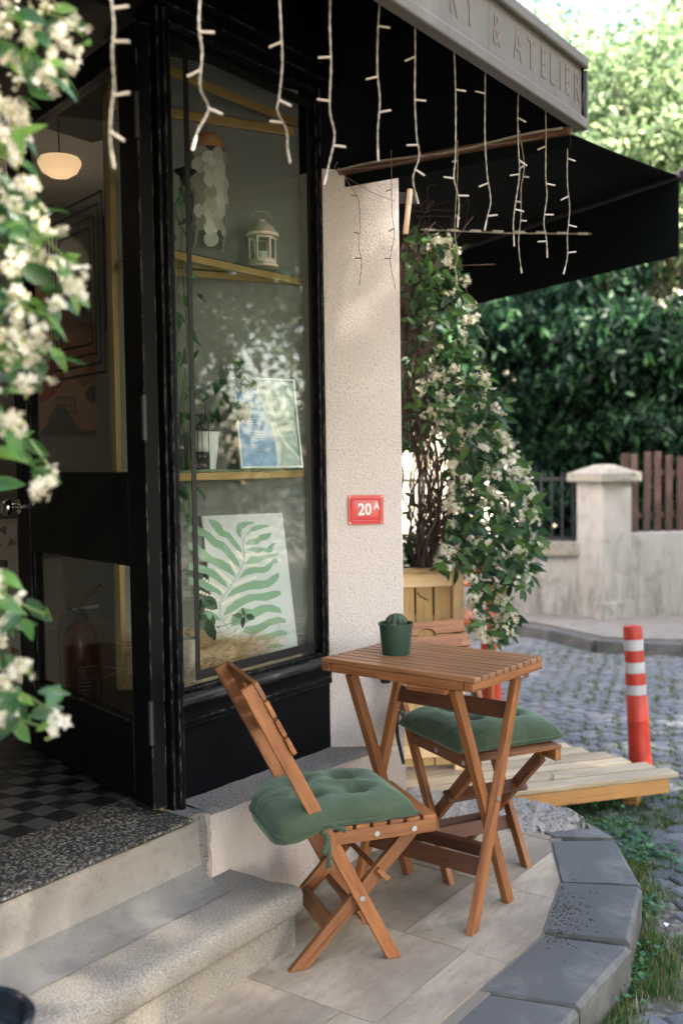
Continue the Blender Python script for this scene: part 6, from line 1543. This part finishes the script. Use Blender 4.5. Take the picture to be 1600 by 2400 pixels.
while nfl < 235:
    x, y = rj.uniform(960, 1270), rj.uniform(560, 1500)
    if not inpoly(x, y, MASK): continue
    e = 0
    for k in range(8):
        a = k * math.pi / 4
        if not inpoly(x + 38 * math.cos(a), y + 38 * math.sin(a), MASK): e += 1
    if rj.random() > (.25 + .14 * e) or (x < 1010 and rj.random() < .6) or (y < 850 and rj.random() < .55): continue
    p = at((x, y), 4.12 + rj.uniform(-.08, .16)); s = rj.uniform(.024, .040)
    link('flower_cluster', FLW[nfl % 6], jas, orient(p, Vector((rj.gauss(0, 1), rj.gauss(0, 1), rj.gauss(0, .5))), -F_ + R_ * .4 + Vector((0, 0, rj.uniform(-.3, .7))), 0, s)); nfl += 1
# stems
def stem_bunch(par, n, f, mat, r0=.0022):
    bm = bmesh.new()
    for k in range(n):
        tube_bm(bm, curve_pts(f(k), 5), r0 * random.uniform(.6, 1.3), 4)
    return bm_obj('stems', bm, mat, par, None, 80)
def sf(k):
    d = 4.15 + random.uniform(-.05, .25); x = random.uniform(942, 985); pts = []
    y = random.uniform(520, 700); yend = y + random.uniform(250, 620); 
    while y < yend:
        pts.append(at((x, y), d)); y += random.uniform(45, 80); x = min(1020, max(938, x + random.gauss(2, 17))); d += random.gauss(0, .02)
    return pts if len(pts) > 2 else [at((960, 600), 4.2), at((965, 650), 4.2), at((960, 700), 4.2)]
st1 = stem_bunch(jas, 130, sf, STEMM, .0015); tag(st1, kind='stuff')
def sf2(k):
    d = 4.3 + random.uniform(-.1, .3); x = random.uniform(960, 1040); y = 1330; pts = []
    tx_, ty_ = random.uniform(942, 1180), random.uniform(850, 1200)
    for t in np.linspace(0, 1, 6): pts.append(at((x + (tx_ - x) * t ** 1.3 + random.gauss(0, 10), y + (ty_ - y) * t), d + random.gauss(0, .03)))
    return pts
tag(stem_bunch(jas, 60, sf2, STEMM, .004), kind='stuff')
def sf3(k):
    d = 4.2 + random.uniform(-.1, .2); x, y = random.uniform(965, 1020), random.uniform(480, 640); return [at((x + i * random.gauss(14, 9), y + i * random.gauss(-4 if k % 2 else 22, 14)), d) for i in range(5)]
tag(stem_bunch(jas, 26, sf3, STEMM, .0014), kind='stuff')
# bamboo cane and black bracket at the head of the vine
br = empty('wall_bracket', at((950, 465), 4.0), 'short black timber bracket tied to a bamboo cane above the jasmine', 'bracket')
beam('arm', at((900, 460), 4.0), at((975, 467), 3.98), .04, .034, IRON, br, bevel=.004)
tube('cane', [at((961, 444), 3.96), at((955, 500), 3.96), at((950, 548), 3.97)], .0105, BAMBOO, br, 12); tube('tie', [at((957, 455), 3.93), at((961, 480), 3.93)], .003, CABLE, br, 6)

# --- near jasmine, left edge
nj = empty('jasmine_bush', (-2.15, -.85, 0), 'out of focus jasmine sprays with white flowers at the left edge', 'climbing plant')
NEAR = [(0, 0), (170, 0), (198, 90), (185, 150), (140, 190), (100, 215), (60, 290), (90, 370), (70, 440), (110, 480), (150, 540), (150, 600), (195, 650), (185, 700), (130, 740), (140, 840), (80, 890), (0, 925)]
NEAR2 = [(0, 960), (60, 1010), (100, 1040), (130, 1080), (135, 1150), (90, 1150), (40, 1100), (0, 1060)]
NEAR3 = [(0, 1360), (50, 1400), (110, 1430), (115, 1470), (60, 1470), (20, 1480), (60, 1560), (110, 1580), (125, 1650), (160, 1690), (130, 1710), (60, 1720), (0, 1740)]
rk = random.Random(11); nlv = 0
def spray(mask, nleaf, nfl, bounds):
    k = 0
    while k < nleaf:
        x, y = rk.uniform(-60, 200), rk.uniform(*bounds)
        if x > 0 and not inpoly(x, y, mask): continue
        d = 1.62 + rk.uniform(-.1, .16); p = at((x, y), d)
        dr = (R_ * rk.gauss(.5, .7) - F_ * rk.gauss(.2, .6) + Vector((0, 0, rk.gauss(-.3, .7)))).normalized()
        link('leaf', NL[k % 3], nj, orient(p - dr * .015, dr, -F_ + Vector((0, 0, .7)), rk.uniform(-.8, .8), rk.uniform(.038, .064))); k += 1
    k = 0
    while k < nfl:
        x, y = rk.uniform(-50, 200), rk.uniform(*bounds)
        if x > 0 and not inpoly(x, y, mask): continue
        d = 1.54 + rk.uniform(-.04, .09); p = at((x, y), d)
        link('flower_cluster', FLW[k % 6], nj, orient(p, Vector((rk.gauss(0, 1), rk.gauss(0, 1), rk.gauss(0, .5))), -F_ + Vector((0, 0, rk.uniform(-.3, .8))), 0, rk.uniform(.018, .028))); k += 1
spray(NEAR, 165, 78, (-40, 930)); spray(NEAR2, 22, 6, (950, 1160)); spray(NEAR3, 44, 17, (1340, 1745))
for pts in ([(-70, 2420), (-90, 1900), (-70, 1400), (-90, 900), (-70, 400), (-60, -100)], [(-70, 1000), (-10, 980), (60, 1020), (120, 1100)], [(-80, 1400), (-10, 1385), (60, 1420), (105, 1440)], [(-80, 1560), (0, 1600), (80, 1640), (150, 1690)],
            [(-70, 500), (-10, 470), (60, 520), (150, 600)], [(-70, 100), (0, 40), (100, 30), (180, 60)], [(-70, 720), (0, 760), (70, 800), (120, 760)], [(-80, 1750), (-20, 1700), (40, 1690), (90, 1700)]):
    tube('stem', curve_pts([at(p, 1.64 + .03 * math.sin(i)) for i, p in enumerate(pts)], 8), .0022, STEMG if len(pts) < 6 else STEMM, nj, 7)
pc = at((-92, 2388), 1.72); zr = pc.z; pc = Vector((pc.x, pc.y, 0))
pt = empty('glazed_pot', pc, 'dark glazed plant pot cut off by the lower left corner', 'plant pot')
lathe('pot', [(0, 0), (.085, 0), (.107, .25), (.111, zr - .03), (.118, zr - .02), (.12, zr - .006), (.113, zr), (.105, zr - .004), (.104, zr - .03), (0, zr - .035)], pc, GLAZE, pt, 40)
lathe('soil', [(0, zr - .03), (.0915, zr - .032)], pc, DIRT, pt, 20)

# ================================================================== GRASS AND WEEDS
bl = [(-.5, 0, 0), (.5, 0, 0), (.32, .12, .5), (-.32, .12, .5), (0, .42, 1.0)]; bl = [(x * .13, y, z) for x, y, z in bl]; bf = [(0, 1, 2, 3), (3, 2, 4)]
gpos, grot, gsc, dpos, drot, dsc = [], [], [], [], [], []
def tuft(x, y, z, n, h, dry=.15, sp=.02):
    for _ in range(n):
        px_, py_ = x + rng.normal(0, sp), y + rng.normal(0, sp)
        q = Matrix.Rotation(rng.random() * 6.28, 3, 'Z') @ Matrix.Rotation(rng.normal(.1, .4), 3, 'X'); s = h * rng.uniform(.5, 1.2)
        (dpos if rng.random() < dry else gpos).append((px_, py_, z)); (drot if len(dpos) > len(drot) else grot).append(np.array(q)); (dsc if len(dpos) > len(dsc) else gsc).append(s)
# along the kerb foot
for i in range(1000):
    t = rng.random() * (len(kout) - 1.01); k = int(t); a, b = kout[k], kout[k + 1]; p = a.lerp(b, t - k); n_ = (p - Vector((-.1, -.1))).normalized(); off = abs(rng.normal(.03, .07))
    q = p + n_ * off
    if px((q.x, q.y, ZS))[2] < 1: continue
    if off > .03 and math.sin(q.x * 13) + math.sin(q.y * 11 + q.x * 5) < -.2: continue
    tuft(q.x, q.y, ZS - .006, 22, .022 if off > .1 else .032, .2)
for i in range(850):   # near cobbles, in clumps
    x, y = rng.uniform(-.6, 2.2), rng.uniform(-1.9, -.2)
    if (Vector((x, y)) - Vector((-.05, -.05))).length < .95 or (x < -.3 and y > -1.05): continue
    if math.sin(x * 7 + 1) + math.sin(y * 9 + x * 3) + rng.normal(0, .3) < .35: continue
    tuft(x, y, ZS - .004, 15, .022, .25, .02)
for i in range(170):   # in front of the deck
    t = rng.random(); p = e0.lerp(r0, t) - bn * rng.uniform(0, .16); 
    if (p - Vector((-.05, -.05))).length < .95: continue
    tuft(p.x, p.y, ZS - .012, 16, .032, .1)
for i in range(7000):  # joints of the mid street
    Zc, x, y = cob[rng.integers(len(cob))]
    if Zc < 4 or x > 5.2 or math.sin(x * 3.1 + .5) * math.sin(y * 4 + x) + rng.normal(0, .3) < -.05: continue
    k_ = rng.integers(2); du, dv = ((rng.uniform(-.05, .05), .041) if k_ else (.053, rng.uniform(-.04, .04)))
    tuft(x + du * ca - dv * sa, y + du * sa + dv * ca, ZS - .006, 8, .03, .22, .006)
for i in range(60):
    p = r0 + (r1 - r0) * rng.uniform(-.1, 1.1) + Vector((.08, 0)) * rng.uniform(0, 1.5); tuft(p.x, p.y, ZS - .01, 16, .032, .1)
tag(batch('grass', bl, bf, mats34(np.array(grot), gsc, gpos), GRASSM), 'short green grass growing between the cobbles and along the kerb', 'grass', kind='stuff')
tag(batch('dry_grass', bl, bf, mats34(np.array(drot), dsc, dpos), DRYG), 'dry straw coloured grass among the green tufts by the kerb', 'dry grass', kind='stuff')
# clover weeds at the kerb foot
cv_, ct_ = [], []
for c_, n_, sp_, hh in (((1400, 2240), 520, .055, .06), ((1415, 2290), 420, .05, .05), ((1400, 2330), 300, .04, .05), ((1475, 2130), 250, .05, .035), ((1510, 2010), 300, .07, .035), ((1440, 1950), 260, .06, .04), ((1330, 1960), 110, .06, .04), ((1420, 1880), 420, .09, .055), ((1500, 1860), 260, .08, .04), ((1360, 1890), 120, .04, .05), ((1500, 1975), 90, .05, .03)):
    g0 = gz(c_, ZS)
    for _ in range(n_):
        p = (g0.x + rng.normal(0, sp_), g0.y + rng.normal(0, sp_), ZS + abs(rng.normal(0, .5)) * hh)
        if (Vector(p[:2]) - Vector((-.05, -.05))).length < .9: continue
        d = Vector((rng.normal(), rng.normal(), rng.normal(.1, .4))); cv_.append(np.array(orient(p, d, (0, 0, 1), 0, rng.uniform(.014, .026)))[:3])
tv2 = [(0, 0, 0), (.5, -.42, .06), (1, 0, 0), (.5, .42, .06)]
tag(batch('weeds', tv2, [(0, 1, 2, 3)], cv_, CLOV), 'low leafy green weeds at the foot of the kerb', 'weeds', kind='stuff')
# nettle-like weed by the deck
nb = gz((1310, 1905), ZS); net = empty('leafy_weed', nb, 'tall leafy weed growing in front of the deck edge', 'weed')
WL = leaf_mesh('leaf', CLOV, 1, .5, .12, .25)
ntop = at((1300, 1835), px(nb)[2] - .02)
tube('stem', curve_pts([nb, nb.lerp(ntop, .5) + Vector((.005, 0, 0)), ntop], 5), .0025, STEMG, net, 6)
for b_, t_ in (((1300, 1845), (1260, 1830)), ((1300, 1842), (1345, 1838)), ((1302, 1850), (1318, 1825)), ((1300, 1855), (1275, 1890)), ((1305, 1860), (1360, 1866)), ((1305, 1865), (1325, 1900)), ((1300, 1850), (1300, 1820)), ((1304, 1870), (1290, 1895)), ((1296, 1842), (1282, 1850))):
    dd_ = px(ntop)[2]; a, b = at(b_, dd_), at(t_, dd_ + random.uniform(-.05, .03)); link('leaf', WL, net, orient(a, b - a, (0, -.5, 1), random.uniform(-.3, .3), (b - a).length * 1.35))
# crumbs of dirt on the second kerb stone, litter
cr_ = []
for _ in range(330):
    x, y = rng.normal(1308, 34), rng.normal(2155, 32)
    if rng.random() < .3: x, y = rng.uniform(1290, 1400), rng.uniform(2080, 2190)
    g0 = gz((x, y), .003)
    if px(g0)[0] < 1278 + (2187 - y) * .3: continue
    s = rng.uniform(.0012, .0034); cr_.append(np.concatenate([rand_rots(1)[0] * s, np.array([[g0.x], [g0.y], [g0.z + s * .5]])], 1))
tag(batch('crumbs', boxv(1.6, 1, .8), CUBE_F, cr_, simple('dark_crumbs', (.03, .024, .02), .9)), 'dark crumbs of dirt scattered on the kerb stone', 'crumbs', kind='stuff')
lt = gz((1560, 2168), ZS + .008); lit = link('paper_scrap', mesh('paper_scrap', [(-.011, -.004, 0), (.004, -.009, .004), (.012, .002, .002), (.0, .008, .005)], [(0, 1, 2, 3)], WHITEC), None, Matrix.Translation(lt)); lit.modifiers.new('s', 'SOLIDIFY').thickness = .0006
tag(lit, 'small white scrap of paper lying on the cobbles', 'litter')

# ================================================================== TREES
cardv = [(0, 0, 0), (.45, -.2, .06), (1, 0, -.08), (.45, .2, .06)]; cardf = [(0, 1, 2), (0, 2, 3)]
def tree(name, label, base, h, crown_c, crown_r, n, mat, leaf_s, clusters=60, trunk_r=.12, cat='tree', group=None, seed=0, low=None, droop=False, tight=None):
    r = np.random.default_rng(100 + seed); base = Vector(base); cc3 = np.array(crown_c); cr3 = np.array(crown_r)
    t = empty(name, base, label, cat, group)
    u = r.normal(size=(clusters, 3)); u /= np.linalg.norm(u, axis=1)[:, None]; cl = cc3 + u * cr3 * (r.random((clusters, 1)) ** .45)
    w = r.random(clusters) ** 1.2 + .25; w /= w.sum(); idx = r.choice(clusters, n, p=w)
    spread = np.mean(cr3) * (tight or (.23 if clusters < 65 else .15)); pos = cl[idx] + r.normal(size=(n, 3)) * spread * np.array([1, 1, .75]) * (.5 + r.random((n, 1)))
    pos = pos[pos[:, 2] > base.z + .05]
    if low: pos = pos[low(pos)]
    m = len(pos); Rm_ = rand_rots(m, r)
    if droop:   # hanging leaves: long axis mostly downwards and outwards
        d = r.normal(size=(m, 3)) * .55 + np.array([0, 0, -.75]); d /= np.linalg.norm(d, axis=1)[:, None]
        w_ = r.normal(size=(m, 3)); w_ -= d * (w_ * d).sum(1)[:, None]; w_ /= np.linalg.norm(w_, axis=1)[:, None]
        Rm_ = np.stack([d, np.cross(w_, d), w_], 2)
    c_ = batch('crown', cardv, cardf, mats34(Rm_, leaf_s * r.uniform(.6, 1.3, m), pos), mat, t)
    bm = bmesh.new(); topc = Vector(crown_c); ft = base.lerp(topc, .8); ft.x, ft.y = topc.x * .8 + base.x * .2, topc.y * .8 + base.y * .2
    tube_bm(bm, curve_pts([base - Vector((0, 0, .05)), base.lerp(ft, .35) + Vector((.06, .04, 0)), base.lerp(ft, .7), ft], 5), list(np.linspace(trunk_r, trunk_r * .35, 16)), 8)
    for k in range(min(clusters, 16)):
        q = Vector(cl[k]); s_ = base.lerp(ft, random.uniform(.45, .95)); tube_bm(bm, curve_pts([s_, s_.lerp(q, .5) + Vector((0, 0, .1)), q], 4), list(np.linspace(trunk_r * .3, trunk_r * .08, 9)), 5)
    bm_obj('trunk', bm, BARK, t, None, 70); return t
def ground_at(x, d, z=ZP): q = at((x, 1200), d); return (q.x, q.y, z)
def zat(y, d): return at((800, y), d).z
# dark shrubs behind the wall, then taller trees
SHRUBS = [(1330, 10.4, (.75, .5, .8), .95, 9000), (985, 9.6, (.5, .5, .75), 2.2, 6000), (1085, 10.6, (.55, .6, 1.0), 2.5, 7500), (1560, 10.2, (1.1, 1.1, 1.25), 1.6, 22000), (1430, 10.6, (1.0, .9, 1.35), 2.05, 19000), (1290, 11.2, (.9, .9, 1.6), 2.0, 17000), (1195, 11.8, (.55, .6, 1.2), 2.1, 8000), (1720, 10.0, (1.2, 1.2, 1.5), 1.6, 12000)]
SL = ['low dark shrub filling in behind the iron railing', 'narrow dark shrub seen between the pillar and the jasmine', 'dark upright shrub directly behind the top of the jasmine', 'drooping dark green shrub leaning over the picket fence', 'dark green shrub directly above the gate pillar', 'dark shrub behind the railing left of the gate pillar', 'thin dark shrub seen beside the jasmine flowers', 'dense dark shrub at the right edge behind the fence']
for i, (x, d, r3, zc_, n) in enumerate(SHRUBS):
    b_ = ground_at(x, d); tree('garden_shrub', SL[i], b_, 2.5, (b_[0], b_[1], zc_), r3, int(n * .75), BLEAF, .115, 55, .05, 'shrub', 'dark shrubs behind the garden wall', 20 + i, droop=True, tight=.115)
TREES = [(1500, 12.5, (2.0, 2.0, 1.35), 4.6, 30000, 'bright leafy tree above the side awning'), (1650, 11.0, (1.5, 1.5, 1.5), 4.3, 18000, 'pale green tree at the right edge above the fence'), (1400, 15.0, (2.6, 2.6, 2.0), 6.4, 26000, 'tall sunlit tree rising beside the grey fascia'), (1270, 13.0, (1.5, 1.5, 1.1), 3.6, 18000, 'small tree under the side awning behind the railing'),
         (1750, 15.0, (2.4, 2.4, 2.2), 6.4, 15000, 'tall pale tree beyond the fence at far right')]
for i, (x, d, r3, zc_, n, lab) in enumerate(TREES):
    b_ = ground_at(x, d); tree('street_tree', lab, b_, 6, (b_[0], b_[1], zc_), r3, int(n * .62), (BLEAF if i == 3 else TLEAF), .13, 90, .14, 'tree', 'trees beyond the garden wall', 40 + i, tight=.12)
# trees across the street: all but the first two shade the terrace and show in the shop window
tag(box('opposite_pavement', (-14, -12, ZS - .05), (12, -5.2, ZS + .02), FARPAVE), kind='structure')
for i, (x, y, zc_, r3, n, lab) in enumerate(((-5.6, -5.6, 4.3, (2.1, 2.0, 2.8), 30000, 'leafy tree added unseen behind the camera side to block fill light'), (-8.4, -3.0, 4.0, (2.1, 2.2, 3.0), 30000, 'leafy tree added unseen at the left end of the row to block fill light'), (-2.2, -6.2, 4.8, (1.9, 1.7, 2.5), 27000, 'leafy tree across the street opposite the granite step'), (1.2, -6.0, 4.9, (2.1, 1.8, 2.8), 35000, 'leafy tree across the street facing the cafe table'), (4.6, -5.6, 4.8, (2.0, 1.8, 2.6), 38000, 'leafy tree across the street mirrored in the shop window'), (8.0, -5.2, 4.8, (2.1, 1.9, 2.4), 32000, 'broad tree further down the opposite pavement'), (11.2, -4.4, 5.6, (2.0, 2.0, 1.9), 16000, 'farthest tree of the row on the opposite pavement'))):  # first two added out of view to block sky fill from the left
    tree('street_tree', lab, (x, y - .3, ZS), 6, (x, y, zc_), r3, n, TLEAF, .15, 110, .14, 'tree', 'trees across the street', 60 + i)
for i, (x, y, r3, zc_, lab) in enumerate(((1.0, -8.2, (1.7, .9, 2.0), 1.5, 'dense shrub under the trees across the street opposite the table'), (4.0, -8.0, (1.8, .9, 2.2), 1.6, 'dense shrub across the street mirrored low in the shop window'), (7.2, -7.6, (1.9, .9, 2.2), 1.6, 'dense shrub at the foot of the broad tree across the street'), (10.5, -6.8, (1.9, 1.0, 2.3), 1.6, 'dense shrub at the far end of the opposite pavement'))):
    tree('garden_shrub', lab, (x, y, ZS), 2, (x, y, zc_), r3, 13000, BLEAF, .13, 60, .05, 'shrub', 'shrubs across the street', 90 + i)
# houses far behind
def house(label, c, w, d, h, ang_, mat, rows, cols_):
    t = empty('house', (c[0], c[1], ZS), label, 'house'); Rz = Matrix.Rotation(ang_, 4, 'Z'); M0 = Matrix.Translation((c[0], c[1], ZS)) @ Rz
    link('wall', mesh('wall', boxv(w, d, h), CUBE_F, mat), t, M0 @ Matrix.Translation((0, 0, h / 2)))
    bm = bmesh.new(); pts = [(-w / 2 - .3, -d / 2 - .3, h), (w / 2 + .3, -d / 2 - .3, h), (w / 2 + .3, d / 2 + .3, h), (-w / 2 - .3, d / 2 + .3, h), (-w / 2 + 1, 0, h + 1.4), (w / 2 - 1, 0, h + 1.4)]
    v = [bm.verts.new(p) for p in pts]
    for f in ((0, 1, 5, 4), (1, 2, 5), (2, 3, 4, 5), (3, 0, 4), (3, 2, 1, 0)): bm.faces.new([v[i] for i in f])
    bm_obj('roof', bm, ROOFM, t, M0 @ Matrix.Translation((0, 0, .002)))
    for i in range(cols_):
        for j in range(rows):
            for sgn in (-1, 1):
                Mx = M0 @ Matrix.Translation((-w / 2 + w * (i + .5) / cols_, sgn * (d / 2 + .01), 1.7 + j * 2.8)); wi = link('window', mesh('window', boxv(1.0, .1, 1.4), CUBE_F, WHITEC), t, Mx)
                link('pane', mesh('pane', boxv(.84, .02, 1.24), CUBE_F, SHUT), wi, Mx @ Matrix.Translation((0, sgn * .05, 0)))
hb_ = ground_at(1120, 22); house('pale yellow house glimpsed between the leaves far behind', hb_, 9, 6, 6, math.radians(-40), HOUSEM, 2, 4)
